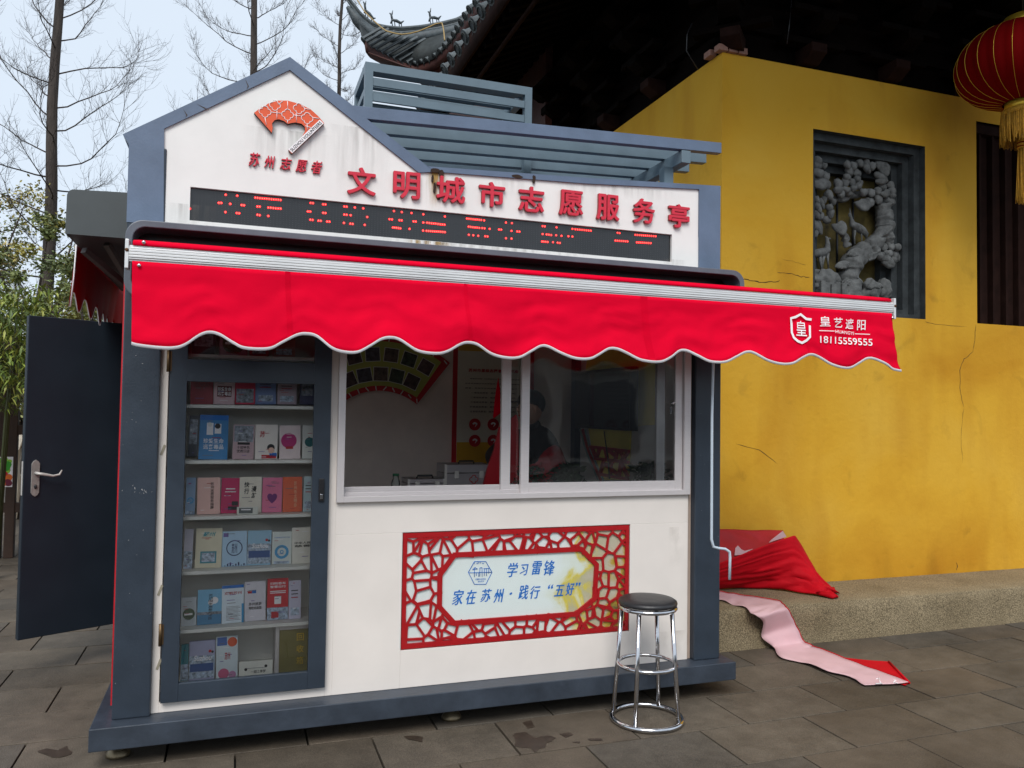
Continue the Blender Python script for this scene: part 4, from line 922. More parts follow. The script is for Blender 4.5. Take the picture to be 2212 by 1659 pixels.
def tz(ch, a_, c_, bold=.012, shear=.25):
    p, q = oY(*z7(*a_), YT), oY(*z7(*c_), YT); [b.text(ch, p.x + e_, q.x + e_, q.z + e_ * .4, p.z + e_ * .4, YT - .0002 * k_, BINK, bold=0, shear=shear) for k_, e_ in enumerate((0, .0016, -.0016))]
for ch, a_, c_ in (('学', (835, 375), (900, 460)), ('习', (915, 385), (965, 450)), ('雷', (990, 365), (1050, 445)), ('锋', (1065, 360), (1130, 450)), ('家', (490, 545), (560, 635)), ('在', (578, 545), (640, 630)), ('苏', (668, 540), (735, 615)), ('州', (750, 540), (812, 620)), ('·', (850, 560), (863, 573)), ('践', (905, 515), (965, 600)), ('行', (978, 520), (1040, 595)), ('“', (1090, 510), (1122, 535)), ('五', (1128, 515), (1190, 580)), ('好', (1200, 500), (1255, 575)), ('”', (1262, 498), (1292, 520))): tz(ch, a_, c_)
hx = [oY(*z7(*p), YT) for p in ((590, 433), (628, 366), (700, 366), (738, 433), (700, 508), (628, 508))]
b.tube(hx, .0022, BINK, n=4, closed=True)
for p, q in (((592, 436), (736, 432)), ((628, 408), (628, 462)), ((640, 436), (640, 455)), ((655, 436), (655, 460)), ((662, 405), (662, 460)), ((676, 405), (676, 460)), ((690, 410), (690, 455)), ((704, 410), (704, 455)), ((718, 410), (718, 440)), ((615, 415), (648, 412)), ((620, 415), (632, 402)), ((632, 402), (645, 412)), ((662, 405), (676, 403)), ((685, 410), (720, 408)), ((628, 366), (628, 380)), ((640, 378), (652, 378)), ((652, 366), (652, 378)), ((664, 366), (664, 378)), ((676, 378), (688, 378))):
    b.tube([oY(*z7(*p), YT), oY(*z7(*q), YT)], .0018, BINK, n=4)
pp, qq = oY(*z7(635, 472), YT), oY(*z7(700, 480), YT); b.text('HOME IN SUZHOU', pp.x, qq.x, qq.z, pp.z, YT, BINK, bold=.01)
pp, qq = oY(*z7(650, 486), YT), oY(*z7(688, 494), YT); b.text('家在苏州', pp.x, qq.x, qq.z, pp.z, YT, BINK, bold=.01)
b.build('lettering', lat)
b = MB(); b.box(.823, 2.116, PY0 + .002, PY0 + .004, .381, .974, glass('sign_cover', (1, 1, 1), 1.12)); b.build('clear_cover', lat)

# ---- side door, open
H = Vector((-.50, 5.69, 0)); D = Vector((-.887, -.462, 0)); Wd = .745; Nn = Vector((.462, -.887, 0))
dr = MB(); th = .045
a = H + Vector((0, 0, .16)); vs = []
for z in (.225, 2.125):
    for t, s_ in ((0, 0), (Wd, 0), (Wd, 1), (0, 1)): q = H + D * t - Nn * th * s_; vs.append((q.x, q.y, z))
DOORM = mat('door_paint', (.010, .017, .026), .5, spec=.3, var=.12, vscale=4)
dr.add(vs, [(0, 1, 5, 4), (1, 2, 6, 5), (2, 3, 7, 6), (3, 0, 4, 7), (4, 5, 6, 7), (3, 2, 1, 0)], DOORM); door = K(dr, 'door', bevel=.004)
hp = oY(66, 1027, 5.36); 
def dp(t, z, o=0): q = H + D * t + Nn * o; return Vector((q.x, q.y, z))
b = MB(); tt = Wd - .062
prof = [(-.017, -.08), (.017, -.08), (.021, -.09 + .005), (.021, .085), (.012, .10), (0, .108), (-.012, .10), (-.021, .085), (-.021, -.085)]
hz = 1.165
pts = [(-.021, -.085), (-.012, -.1), (0, -.108), (.012, -.1), (.021, -.085), (.021, .085), (.012, .1), (0, .108), (-.012, .1), (-.021, .085)]
f1 = [dp(tt + x, hz + z, .008) for x, z in pts]; f2 = [dp(tt + x, hz + z, .0005) for x, z in pts]; n = len(pts)
b.add(f1 + f2, [tuple(reversed(range(n))), tuple(range(n))] + [((i + 1) % n, i, n + i, n + (i + 1) % n) for i in range(n)], STEEL)
b.tube([dp(tt, hz + .03, .008), dp(tt, hz + .03, .045), dp(tt - .03, hz + .024, .05), dp(tt - .08, hz + .012, .05), dp(tt - .115, hz + .018, .05), dp(tt - .128, hz + .045, .05)], [.010, .009, .009, .0075, .007, .004], STEEL, n=10)
b.ball(dp(tt, hz - .05, .010), (.009, .004, .014), BLACK)
b.build('handle', door)
b = MB(); q = dp(Wd, hz, 0); b.obb(q - Nn * .0225 + D * .0008 + Vector((0, 0, -.1)), q - Nn * .0225 + D * .0008 + Vector((0, 0, .1)), .022, .002, STEEL, up=D); b.build('lock_plate', door)

# ---- cage and pergola on top
AX0, AX1, AY0, AY1, AZ = .652, 1.668, 4.5, 4.95, 3.583
cage = thing('air_conditioner_cage', 'open blue-grey slatted metal cage on the kiosk roof beside the gable', 'metal cage', (1.16, 4.7, 3.0))
for x in (AX0, AX1 - .045):
    for y in (AY0, AY1 - .045): b = MB(); b.box(x, x + .045, y, y + .045, 2.93, AZ - .05, CAGE); b.build('post', cage)
for y in (AY0, AY1 - .045): b = MB(); b.box(AX0, AX1, y, y + .045, AZ - .05, AZ, CAGE); b.build('rail', cage)
for x in (AX0, AX1 - .045): b = MB(); b.box(x, x + .045, AY0 + .045, AY1 - .045, AZ - .05, AZ, CAGE); b.build('rail', cage)
for z in (3.474, 3.386): b = MB(); b.box(AX0 + .045, AX1 - .045, AY0 + .005, AY0 + .02, z - .022, z + .022, CAGE); b.build('slat', cage, bevel=.002)
for ya_, yb_ in ((150, 160), (179, 191), (223, 240)): b = MB(); b.box(AX0 + .045, AX1 - .045, AY1 - .02, AY1 - .005, oY(810, yb_, 4.93).z, oY(810, ya_, 4.93).z, CAGE); b.build('slat', cage, bevel=.002)
for z in (3.45, 3.36): b = MB(); b.box(AX0 + .01, AX0 + .025, AY0 + .05, AY1 - .05, z - .02, z + .02, CAGE); b.build('slat', cage)
for y in (4.56, 4.66, 4.76, 4.86): b = MB(); b.box(AX0 + .045, AX1 - .045, y, y + .05, AZ - .035, AZ - .018, CAGE); b.build('top_slat', cage)
prg = thing('pergola', 'blue-grey slatted metal pergola sloping over the kiosk sign, beside the cage', 'pergola', (1.6, 4.5, 2.95))
def zt(x): return 3.125 + (x - .54) * .0385
for k in range(9):
    y = FY - .002 + k * .195; xe = 2.70 if k else 2.677; xs_ = .50 if k == 0 else .45
    b = MB(); h = .062
    vs = [(x, yy, zt(x) - dz) for x in (xs_, xe) for yy in (y, y + .045) for dz in (h, 0)]
    b.add(vs, [(0, 1, 3, 2), (4, 6, 7, 5), (0, 4, 5, 1), (2, 3, 7, 6), (0, 2, 6, 4), (1, 5, 7, 3)], BLUE if k == 0 else CAGE); b.build('beam', prg, bevel=.002)
b = MB(); b.box(2.41, 2.47, FY + .001, 5.6, 3.060, zt(2.44) - .065, CAGE); b.build('cross_beam', prg, bevel=.002)
for y in (4.10, 5.2): b = MB(); b.box(2.36, 2.42, y, y + .06, 2.92, 3.06, CAGE); b.build('post', prg)
b = MB(); b.box(.56, .60, 4.1, 5.6, 2.95, 3.058, CAGE); b.build('cross_beam', prg)

# ---- awnings
def rrect(x0, x1, z0, z1_, r_, n=8):
    out = []
    for cx_, cz_, a0 in ((x1 - r_, z1_ - r_, 0), (x0 + r_, z1_ - r_, 90), (x0 + r_, z0 + r_, 180), (x1 - r_, z0 + r_, 270)):
        for k in range(n + 1): a = R(a0 + 90 * k / n); out.append((cx_ + r_ * math.cos(a), cz_ + r_ * math.sin(a)))
    return out
aw = MB(); ro = rrect(-.475, 2.730, 2.075, 2.422, .075); ri = rrect(-.445, 2.700, 2.105, 2.392, .055); ya, yb = 3.83, FY - .005; n = len(ro)
vs = [(x, ya, z) for x, z in ro] + [(x, ya, z) for x, z in ri] + [(x, yb, z) for x, z in ro] + [(x, yb, z) for x, z in ri]
fs = []
for i in range(n):
    j = (i + 1) % n; fs += [(i, n + i, n + j, j), (j, 2 * n + j, 2 * n + i, i), (n + i, 3 * n + i, 3 * n + j, n + j)]
HOUS = mat('housing_paint', (.10, .115, .14), .38, var=.2, vscale=6)
aw.add(vs, fs, HOUS); awn = K(aw, 'front_awning', bevel=.004, label='front red awning with long scalloped valance')
b = MB(); b.prism(ri, yb - .012, yb - .002, BLACK); b.build('housing_back', awn)
BY = 3.60; bx0, bx1 = -.443, 3.581
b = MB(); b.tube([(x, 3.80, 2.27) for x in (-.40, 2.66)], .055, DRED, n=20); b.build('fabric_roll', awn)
b = MB(); rows = []
for (y, z) in ((3.80, 2.325), (3.70, 2.305), (BY + .05, 2.292), (BY + .01, 2.287), (BY - .012, 2.278), (BY - .016, 2.262)):
    xr = 2.66 + (bx1 - .03 - 2.66) * (1 if y < 3.66 else 1); rows.append([(-.415 + (xr + .415) * k / 40, y, z) for k in range(41)])
b.grid(rows, REDF); b.build('canopy', awn, solid=.003)
b = MB()
for zc, h in ((2.250, .006), (2.240, .010), (2.228, .010), (2.216, .009), (2.207, .006)):
    b.box(bx0 + .014, bx1 - .014, BY - .020 + (.003 if h < .008 else 0), BY + .03, zc - h / 2, zc + h / 2, BAR)
b.box(bx0 + .014, bx1 - .014, BY - .010, BY + .028, 2.195, 2.262, BAR); b.build('front_bar', awn, bevel=.001)
for x in (bx0, bx1 - .014):
    b = MB(); b.box(x, x + .014, BY - .020, BY + .045, 2.165, 2.285, BAR); b.ball((x + .007, BY - .021, 2.24), (.008, .004, .008), mat('rusty_screw', (.12, .06, .03), .6, metal=.6)); b.build('end_cap', awn, bevel=.004)
for x, z in ((bx0 + .07, 2.275), (bx0 + .055, 2.178), (bx1 - .03, 2.17)):
    b = MB(); b.lathe([(.008, 0), (.007, .003), (.003, .005)], (0, 0, 0), CHROME, n=12); o = b.build('screw', awn); o.matrix_parent_inverse = kiosk.matrix_basis.inverted() if False else o.matrix_parent_inverse
    me = o.data
    for v_ in me.vertices: v_.co = Vector((x + v_.co.x, BY - .024 - v_.co.z, z + v_.co.y))
    if x > 0 or z > 2.2: pass
# valance, scallops read off the photograph
valp = [(285, 741), (300, 745), (340, 750), (375, 751), (400, 744), (430, 724), (452, 717), (475, 722), (505, 740), (530, 751), (580, 752), (610, 738), (640, 723), (662, 720), (685, 726), (715, 750), (740, 759), (770, 760), (795, 748), (820, 733), (840, 729), (862, 734), (900, 757), (940, 763), (965, 758), (990, 744), (1008, 739), (1030, 743), (1060, 762), (1090, 771), (1120, 771), (1145, 758), (1165, 747), (1182, 748), (1210, 762), (1240, 773), (1270, 774), (1290, 765), (1310, 753), (1328, 753), (1350, 762), (1380, 777), (1420, 781), (1445, 771), (1465, 757), (1482, 757), (1505, 768), (1530, 780), (1560, 781), (1585, 770), (1605, 760), (1622, 762), (1650, 777), (1680, 785), (1705, 784), (1727, 772), (1745, 765), (1765, 770), (1790, 785), (1815, 793), (1835, 793), (1855, 783), (1872, 773), (1890, 775), (1915, 786), (1930, 796), (1946, 800)]
VY = BY - .018
vp = []
for i, (x, y) in enumerate(valp): p = oY(x, y, VY); vp.append((p.x, p.z))
xs0, xs1 = bx0 + .028, bx1 - .03
def catm(P, t):
    i = min(int(t), len(P) - 2); u_ = t - i; p0, p1, p2, p3 = P[max(i - 1, 0)], P[i], P[i + 1], P[min(i + 2, len(P) - 1)]
    return tuple(.5 * ((2 * p1[k]) + (p2[k] - p0[k]) * u_ + (2 * p0[k] - 5 * p1[k] + 4 * p2[k] - p3[k]) * u_ * u_ + (3 * p1[k] - p0[k] - 3 * p2[k] + p3[k]) * u_ ** 3) for k in (0, 1))
bot = [catm(vp, t * (len(vp) - 1) / 360) for t in range(361)]
def vdisp(x, v_):      # gentle sag and folds of the cloth
    return .026 * v_ * noise.noise(Vector((x * 1.5, 0, v_ * .6))) + .020 * v_ * noise.noise(Vector((x * 4.6 + v_, 2, v_ * 2.4))) + .011 * (1 - abs(noise.noise(Vector((x * 3.3 + v_ * 1.5, 7, v_ * 3.5))))) * min(1, v_ * 4) + .0035 * noise.noise(Vector((x * 17, v_ * 9, 4))) * min(1, v_ * 3) - .020 * v_
rows = []
for j in range(17):
    v_ = j / 16; r_ = []
    for i in range(361):
        xt = xs0 + (xs1 - xs0) * (bot[i][0] - bot[0][0]) / (bot[-1][0] - bot[0][0]); x = xt + (bot[i][0] - xt) * v_ ** 1.3; z = 2.196 + (bot[i][1] - 2.196) * v_
        r_.append((x, VY + vdisp(x, v_), z))
    rows.append(r_)
b = MB(); b.grid(rows, REDF); b.build('valance', awn, solid=.002)
b = MB()
for xi in (62, 143, 226, 305):
    b.grid([[Vector(rows[j][xi + k]) + Vector((0, -.0022, 0)) for k in range(3)] for j in range(17)], mat('red_seam', (.655, .0004, .021), .85, var=.1, spec=.05))
    b.build('seam', awn); b = MB()
b = MB(); edge = rows[-1]; 
top_ = [Vector(p) + Vector((0, -.004, .004)) for p in edge]; bt_ = [Vector(p) + Vector((0, -.004, -.009)) for p in edge]; bk = [Vector(p) + Vector((0, .004, -.009)) for p in edge]; bk2 = [Vector(p) + Vector((0, .004, .004)) for p in edge]
b.grid([top_, bt_, bk, bk2, top_], TRIM); b.build('piping', awn)
# printing on the valance
b = MB()
def vpt(px, py, push=.011):
    p = oY(px, py, VY); v_ = min(1, max(0, (2.196 - p.z) / .33)); return Vector((p.x, VY + vdisp(p.x, v_) - push, p.z))
def vtext(body, a_, c_, bold, shear=0):
    vs, fs = text_mesh(body, min(bold, .008), shear); x0 = min(q[0] for q in vs); x1 = max(q[0] for q in vs); y0 = min(q[1] for q in vs); y1 = max(q[1] for q in vs)
    out = []
    for q in vs:
        u_ = (q[0] - x0) / (x1 - x0); v_ = (q[1] - y0) / (y1 - y0); px = a_[0] + (c_[0] - a_[0]) * u_; py = c_[1] + u_ * a_[3] + (a_[1] - c_[1]) * v_ 
        out.append(vpt(*zV(px, py)))
    b.add(out, fs, WINK)
for ch, x0, x1, y0, y1 in (('皇', 1262, 1352, 722, 808), ('艺', 1385, 1462, 733, 818), ('遮', 1488, 1558, 742, 830), ('阳', 1590, 1662, 752, 840)): vtext(ch, (x0, y0, 0, 0), (x1, y1), .02)
vtext('HUANGYI', (1393, 838, 0, 16), (1562, 866), .02); vtext('18115559555', (1258, 890, 0, 26), (1715, 950), .022)
vtext('皇', (1062, 758, 0, 6), (1145, 888), .004)
def vstrip(pts, w_):
    P = [vpt(*zV(*p)) for p in pts]; vs = []
    for i, p in enumerate(P):
        t = (P[min(i + 1, len(P) - 1)] - P[max(i - 1, 0)]).normalized(); nn = Vector((-t.z, 0, t.x)) * w_ / 2; vs += [p + nn, p - nn]
    b.add(vs, [(2 * i, 2 * i + 1, 2 * i + 3, 2 * i + 2) for i in range(len(P) - 1)], WINK)
vstrip([(1252, 845), (1385, 849)], .004); vstrip([(1570, 871), (1697, 876)], .004)
vstrip([(1192, 750), (1150, 745), (1100, 705), (1060, 728), (1020, 738), (1026, 780), (1026, 860), (1040, 905), (1070, 935), (1104, 950), (1140, 930), (1170, 900), (1172, 850), (1176, 800)], .0135)
b.build('lettering', awn)
# side awning on the left
sa = MB(); prof = [(-.50, 2.405), (-.50, 2.628), (-.752, 2.618), (-.768, 2.608), (-.774, 2.59), (-.776, 2.405)]
sa.prism(prof, 4.2, 6.15, mat('grey_housing', (.055, .065, .068), .5, var=.1)); saw = K(sa, 'side_awning', bevel=.003, label='left side awning with dark red hanging valance')
rows = []; NXV = 200
for j in range(9):
    v_ = j / 8; r_ = []
    for i in range(NXV + 1):
        y = 4.55 + 1.95 * i / NXV; ph = (y - 4.55) / .28; lo = 2.14 - .045 * math.cos(2 * math.pi * ph) + .01 * math.sin(y * 3) ; z = 2.43 + (lo - 2.43) * v_
        r_.append((-.785 - .02 * v_ + .012 * v_ * math.sin(y * 5), y, z))
    rows.append(r_)
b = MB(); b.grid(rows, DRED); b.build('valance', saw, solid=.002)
b = MB(); e = [Vector(p) for p in rows[-1]]; b.grid([[p + Vector((-.003, 0, .003)) for p in e], [p + Vector((-.003, 0, -.004)) for p in e], [p + Vector((.003, 0, -.004)) for p in e]], TRIM); b.tube([(-.788, 4.55, 2.44), (-.795, 4.549, 2.25), (-.806, 4.548, 2.10)], .004, TRIM, n=5); b.build('piping', saw)
for a_, c_ in (((-.72, 4.35, 2.36), (-.545, 4.6, 2.22)), ((-.62, 4.35, 2.40), (-.54, 4.5, 2.26)), ((-.545, 4.6, 2.22), (-.53, 4.5, 2.10))):
    b = MB(); b.obb(a_, c_, .028, .03, mat('dark_steel_arm', (.10, .09, .085), .5, metal=.5)); b.build('folding_arm', saw)

# crank
cr = MB(); CY = 3.78
pts = [oY(1541, 770, CY), oY(1538, 900, CY), oY(1537, 1165, CY), oY(1541, 1181, CY), oY(1551, 1184, CY), oY(1567, 1186, CY), oY(1576, 1192, CY), oY(1577, 1205, CY), oY(1576, 1252, CY)]
pts = [Vector((pts[0].x, CY, 2.15))] + pts
cr.tube(pts, .0075, mat('pale_blue_enamel', (.50, .58, .66), .35, var=.04), n=10); crk = cr.build('crank_handle'); tag(crk, 'pale blue crank rod hanging in front of the right kiosk post', 'crank')

# ================================================================== BOOKLETS
def col(*c): return flat('cover_%d_%d_%d' % c, c)
BK = [
 ((-.205, -.102, 1.612, 1.76), (150, 25, 45), 'red', 'dark red booklet with pale heart outline, top shelf row at left', ('♡', RINK)),
 ((-.100, -.005, 1.613, 1.765), (225, 190, 195), 'drug', 'pinkish anti-drug leaflet with dark red banner, upper shelf beside the dark red booklet', ('珍爱生命 远离毒品', WINK)),
 ((-.003, .092, 1.615, 1.77), (215, 60, 90), 'people', 'pink leaflet with crowd of figures under blue band, upper shelf middle', ('倡议书', WINK)),
 ((.094, .192, 1.617, 1.77), (120, 140, 185), 'lines', 'plain light blue leaflet on the upper shelf', None),
 ((.197, .290, 1.618, 1.76), (175, 155, 165), 'lines', 'greyish pink leaflet on the upper shelf, right of the light blue one', None),
 ((.308, .376, 1.620, 1.77), (60, 60, 95), 'photo', 'dark blue booklet at right end of the upper shelf', None),
 ((-.21, -.167, 1.36, 1.56), (60, 62, 70), 'photo', 'dark photo booklet at left end of second shelf', None),
 ((-.162, -.030, 1.346, 1.564), (60, 130, 185), 'drugb', 'tall blue leaflet with white cartoon and two title lines, second shelf', ('珍爱生命 远离毒品', WINK)),
 ((-.008, .091, 1.346, 1.516), (190, 160, 165), 'hotel', 'mauve leaflet with dark pagoda photo and black text box, second shelf', ('十佳特色 优质酒店', INK)),
 ((.097, .204, 1.346, 1.517), (232, 222, 215), 'girl', 'cream booklet with girl in red at its foot, second shelf', ('苏', RINK)),
 ((.214, .315, 1.346, 1.514), (225, 205, 205), 'magenta', 'booklet with magenta disc and boat on its cover, second shelf', None),
 ((.324, .384, 1.346, 1.515), (215, 215, 210), 'teal', 'white booklet with teal disc at right end of second shelf', None),
 ((-.214, -.172, 1.082, 1.259), (140, 165, 195), 'ring', 'blue and white booklet with a scroll mark at left end of third shelf', None),
 ((-.161, -.057, 1.082, 1.258), (230, 185, 175), 'vert', 'pale pink booklet with vertical title, third shelf', ('苏州志愿服务指南', INK)),
 ((-.055, .029, 1.082, 1.254), (195, 35, 95), 'boats', 'magenta booklet with dark upturned boats, third shelf', None),
 ((.031, .134, 1.082, 1.259), (228, 220, 205), 'vert2', 'cream booklet with large black handwritten title, third shelf', ('快行 漫游', INK)),
 ((.137, .231, 1.082, 1.254), (225, 120, 155), 'heart', 'pink booklet with purple heart on its cover, third shelf', ('♥', flat('purple_ink', (110, 35, 110)))),
 ((.236, .330, 1.082, 1.257), (225, 100, 60), 'vert', 'orange booklet with pale vertical title, third shelf', ('苏州市文明办', flat('pale_ink', (235, 190, 150)))),
 ((.333, .38, 1.082, 1.258), (185, 205, 210), 'lines', 'pale teal booklet at right end of third shelf', None),
 ((.020, .118, 1.081, 1.118), (215, 215, 205), 'card', 'small printed card lying in front of the cream booklet', None),
 ((-.215, -.176, .823, 1.012), (195, 190, 205), 'photo2', 'pale lavender booklet at left end of fourth shelf', None),
 ((-.165, -.046, .823, 1.012), (222, 212, 185), 'suzhou', 'cream folder with teal title and lattice window emblem, fourth shelf', ('蘇州', flat('teal_ink', (20, 150, 165)))),
 ((-.043, .072, .823, .994), (175, 205, 230), 'emblem', 'light blue booklet with round navy seal emblem, fourth shelf', ('苏州', flat('navy_ink', (30, 45, 95)))),
 ((.074, .186, .823, .993), (150, 190, 215), 'town', 'blue travel guide with white script title on canal photo, fourth shelf', ('Suzhou', WINK)),
 ((.190, .284, .823, .983), (215, 220, 215), 'tealring', 'white booklet with large blue ring, fourth shelf', ('食品药品投诉举报', BINK)),
 ((.287, .384, .823, 1.002), (232, 226, 214), 'law', 'plain cream booklet with black title, right end of fourth shelf', ('中华人民 慈善', INK)),
 ((-.217, -.150, .552, .687), (190, 195, 200), 'round', 'small white booklet with round garden photo, left end of fifth shelf', None),
 ((-.147, -.037, .552, .716), (120, 180, 215), 'sky', 'blue sky and lake booklet with vertical title, fifth shelf', ('苏州国家高新技术区', INK)),
 ((-.035, .066, .552, .732), (220, 230, 238), 'news', 'white leaflet with blue header and paragraphs, fifth shelf', ('文明苏州', RINK)),
 ((.069, .168, .552, .743), (215, 210, 218), 'map', 'pale grey leaflet with small black titles, fifth shelf', ('苏州旅游 地铁线路图', INK)),
 ((.174, .274, .552, .752), (205, 30, 45), 'redscan', 'bright red leaflet with white title and photo at its foot, fifth shelf', ('扫码乘车 智慧出行', WINK)),
 ((.277, .336, .552, .739), (200, 195, 215), 'lines', 'lavender leaflet at right of the bright red one, fifth shelf', None),
 ((-.215, -.181, .292, .461), (50, 130, 140), 'photo2', 'teal booklet at left end of the lowest shelf', None),
 ((-.178, -.062, .292, .474), (165, 165, 195), 'town', 'lavender travel guide with script title on canal photo, lowest shelf', ('Suzhou', WINK)),
 ((-.055, .044, .292, .487), (210, 220, 225), 'paint', 'white booklet with blue and red watercolour splashes, lowest shelf', ('苏州', RINK)),
 ((.050, .206, .292, .361), (225, 222, 212), 'land', 'low cream landscape-format booklet with ink painting, lowest shelf', ('一园江南梦', INK)),
 ((-.205, -.10, 1.853, 1.99), (60, 60, 70), 'photo', 'dark photo booklet behind the top pane at left', None),
 ((-.08, .05, 1.853, 2.0), (175, 115, 130), 'round', 'mauve booklet with round photo behind the top pane', ('SUZHOU', RINK)),
 ((.06, .15, 1.853, 2.0), (170, 55, 70), 'lines', 'reddish leaflet behind the top pane, right of the mauve booklet', None),
 ((.17, .28, 1.853, 2.0), (150, 90, 80), 'lines', 'brown leaflet behind the top pane', None),
]
rs = random.Random(4)
for (x0, x1, z0, z1_), c, style, label, txt in BK:
    hgt, wid = z1_ - z0, x1 - x0; front = style == 'card'
    y = 4.115 + rs.uniform(0, .02) if not front else 4.085
    lean = .10 if not front else .15
    t = thing('booklet', label, 'booklet', ((x0 + x1) / 2, y, z0), rs.uniform(-.06, .06), 'booklets on the cabinet shelves')
    M = t.matrix_basis.copy() @ Matrix.Rotation(-lean - rs.uniform(-.03, .06), 4, 'X') @ Matrix.Rotation(rs.uniform(-.02, .02), 4, 'Y')
    def pb(mb, name):
        mb.v = [tuple(M @ Vector(v_)) for v_ in mb.v]; return mb.build(name, t)
    hw = wid / 2
    b = MB(); b.box(-hw, hw, .002, .002 + rs.uniform(.006, .02), 0.001, hgt, col(*c)); b.box(-hw + .001, hw - .001, .0032, .018, .0015, hgt - .001, PAPERW) if False else None; pb(b, 'cover')
    b = MB(); yy = .0012
    def q(xa, xb, za, zb, mt, dy=0): b.add([(xa * hw, yy - dy, za * hgt), (xb * hw, yy - dy, za * hgt), (xb * hw, yy - dy, zb * hgt), (xa * hw, yy - dy, zb * hgt)], [(0, 1, 2, 3)], mt)
    def disc(cx_, cz_, r_, mt, dy=0, ring=0):
        pts = [(cx_ * hw + r_ * hw * math.cos(k * .2618), yy - dy, cz_ * hgt + r_ * hw * math.sin(k * .2618)) for k in range(24)]
        if ring:
            p2 = [(cx_ * hw + ring * hw * math.cos(k * .2618), yy - dy, cz_ * hgt + ring * hw * math.sin(k * .2618)) for k in range(24)]; b.add(pts + p2, [(k, (k + 1) % 24, 24 + (k + 1) % 24, 24 + k) for k in range(24)], mt)
        else: b.add(pts, [tuple(range(24))], mt)
    PH = mat('small_photo_print', (.22, .24, .28), .4, var=.9, vscale=60); PH2 = mat('canal_photo_print', (.35, .42, .52), .4, var=.8, vscale=70); GR = mat('green_photo_print', (.06, .10, .05), .4, var=.8, vscale=70)
    if style == 'photo': q(-.8, .8, .3, .9, PH)
    elif style == 'photo2': q(-1, 1, .02, .45, PH2)
    elif style == 'lines':
        for k in range(3): q(-.6, .5, .55 + .09 * k, .575 + .09 * k, INK if k else RINK)
        q(-.7, .7, .1, .3, PH2)
    elif style == 'people': q(-1, 1, .78, 1, BINK); q(-.85, .85, .06, .5, PH)
    elif style == 'drug': q(-.7, .7, .25, .6, flat('dark_banner', (110, 20, 35)))
    elif style == 'drugb': q(-.5, -.05, .55, .82, WINK); q(.05, .5, .58, .80, WINK); q(-1, 1, .88, 1, BINK); disc(.25, .75, .2, INK, .0004); disc(-.3, .78, .16, PAPERW, .0004)
    elif style == 'hotel': q(-.9, .9, .5, .97, PH); q(-.55, .6, .42, .49, INK)
    elif style == 'girl': disc(.45, .25, .28, flat('girl_face', (225, 180, 160)), .0004); disc(.42, .33, .34, INK); q(-.4, .9, .02, .12, RINK); q(.3, .95, .08, .18, BINK)
    elif style == 'magenta': disc(-.1, .55, .75, flat('magenta_ink', (180, 30, 110))); q(-.4, .3, .3, .38, RINK, .0004)
    elif style == 'teal': disc(.2, .5, .8, flat('teal_dark', (20, 95, 100)))
    elif style in ('ring', 'tealring'): disc(0, .38, .72, flat('sky_ink', (60, 150, 200)), 0, .45); disc(0, .38, .2, flat('sky_ink', (60, 150, 200)), 0, .1); q(-.8, .8, .02, .1, PH2)
    elif style == 'boats': q(-.2, .9, .1, .2, INK); q(.2, .9, .22, .34, INK); q(-.5, .5, .68, .71, WINK); q(-.6, .6, .6, .62, WINK)
    elif style == 'card': q(-.8, .5, .15, .85, flat('card_grey', (90, 95, 95))); q(-.6, .3, .55, .7, WINK, .0004)
    elif style == 'suzhou': q(-.62, .62, .12, .42, flat('teal_photo', (70, 140, 155))); q(-.5, .5, .16, .38, PH2, .0004)
    elif style == 'emblem': disc(0, .52, .66, flat('navy_ink', (30, 45, 95)), 0, .58); [q(-.8 + k * .22, -.68 + k * .22, .02, .04 + .04 * (k % 3), flat('navy_ink', (30, 45, 95))) for k in range(8)]; q(-.9, -.5, .84, .95, flat('violet_ink', (110, 90, 160)))
    elif style == 'town': q(-1, 1, .05, .62, PH2); q(-.9, .9, .22, .42, flat('canal_blue', (45, 80, 140)), .0003); disc(.6, .72, .12, RINK, .0004); disc(.8, .70, .1, INK, .0004)
    elif style == 'round': disc(.0, .42, .8, GR); q(-.6, .5, .38, .45, WINK, .0004)
    elif style == 'sky': q(-1, 1, 0, .28, flat('lake_ink', (70, 130, 170))); q(-1, 1, .28, .36, PH); disc(.4, .68, .3, WINK); disc(.1, .62, .24, WINK, .0001)
    elif style == 'news':
        q(-1, 1, .92, 1, BINK)
        for k in range(11): q(-.6, .7 - .1 * (k % 3), .08 + .035 * k, .09 + .035 * k, flat('grey_ink', (110, 110, 115)))
        q(.8, 1, 0, .5, flat('sky_ink', (60, 150, 200)))
    elif style == 'map': q(-.7, -.1, .70, .76, RINK); q(-.3, .1, .70, .78, BINK, .0003)
    elif style == 'redscan': q(-1, 1, 0, .3, PH2); q(-.6, .1, .05, .2, RINK, .0003); q(-.75, .75, .68, .70, WINK); q(-.75, .75, .64, .66, WINK); q(-.32, .32, .38, .56, WINK)
    elif style == 'paint': q(-.9, .0, .78, .98, flat('splash_blue', (75, 110, 180))); disc(.5, .85, .45, flat('splash_orange', (220, 90, 50))); disc(-.3, .1, .5, flat('splash_pink', (205, 90, 130))); disc(.5, .06, .35, flat('splash_mauve', (190, 130, 170)), .0004)
    elif style == 'land': disc(-.6, .45, .09, INK); disc(.6, .6, .09, INK); q(-.6, .6, .5, .53, flat('grey_ink', (110, 110, 115)))
    if style not in ('card', 'land', 'town', 'sky'):
        for k in range(rs.randint(3, 7)):
            za_ = rs.uniform(.05, .93); xa_ = rs.uniform(-.8, 0); q(xa_, xa_ + rs.uniform(.3, .8), za_, za_ + .014, rs.choice((flat('grey_ink', (110, 110, 115)), RINK, flat('violet_ink', (110, 90, 160)), WINK)), .0006)
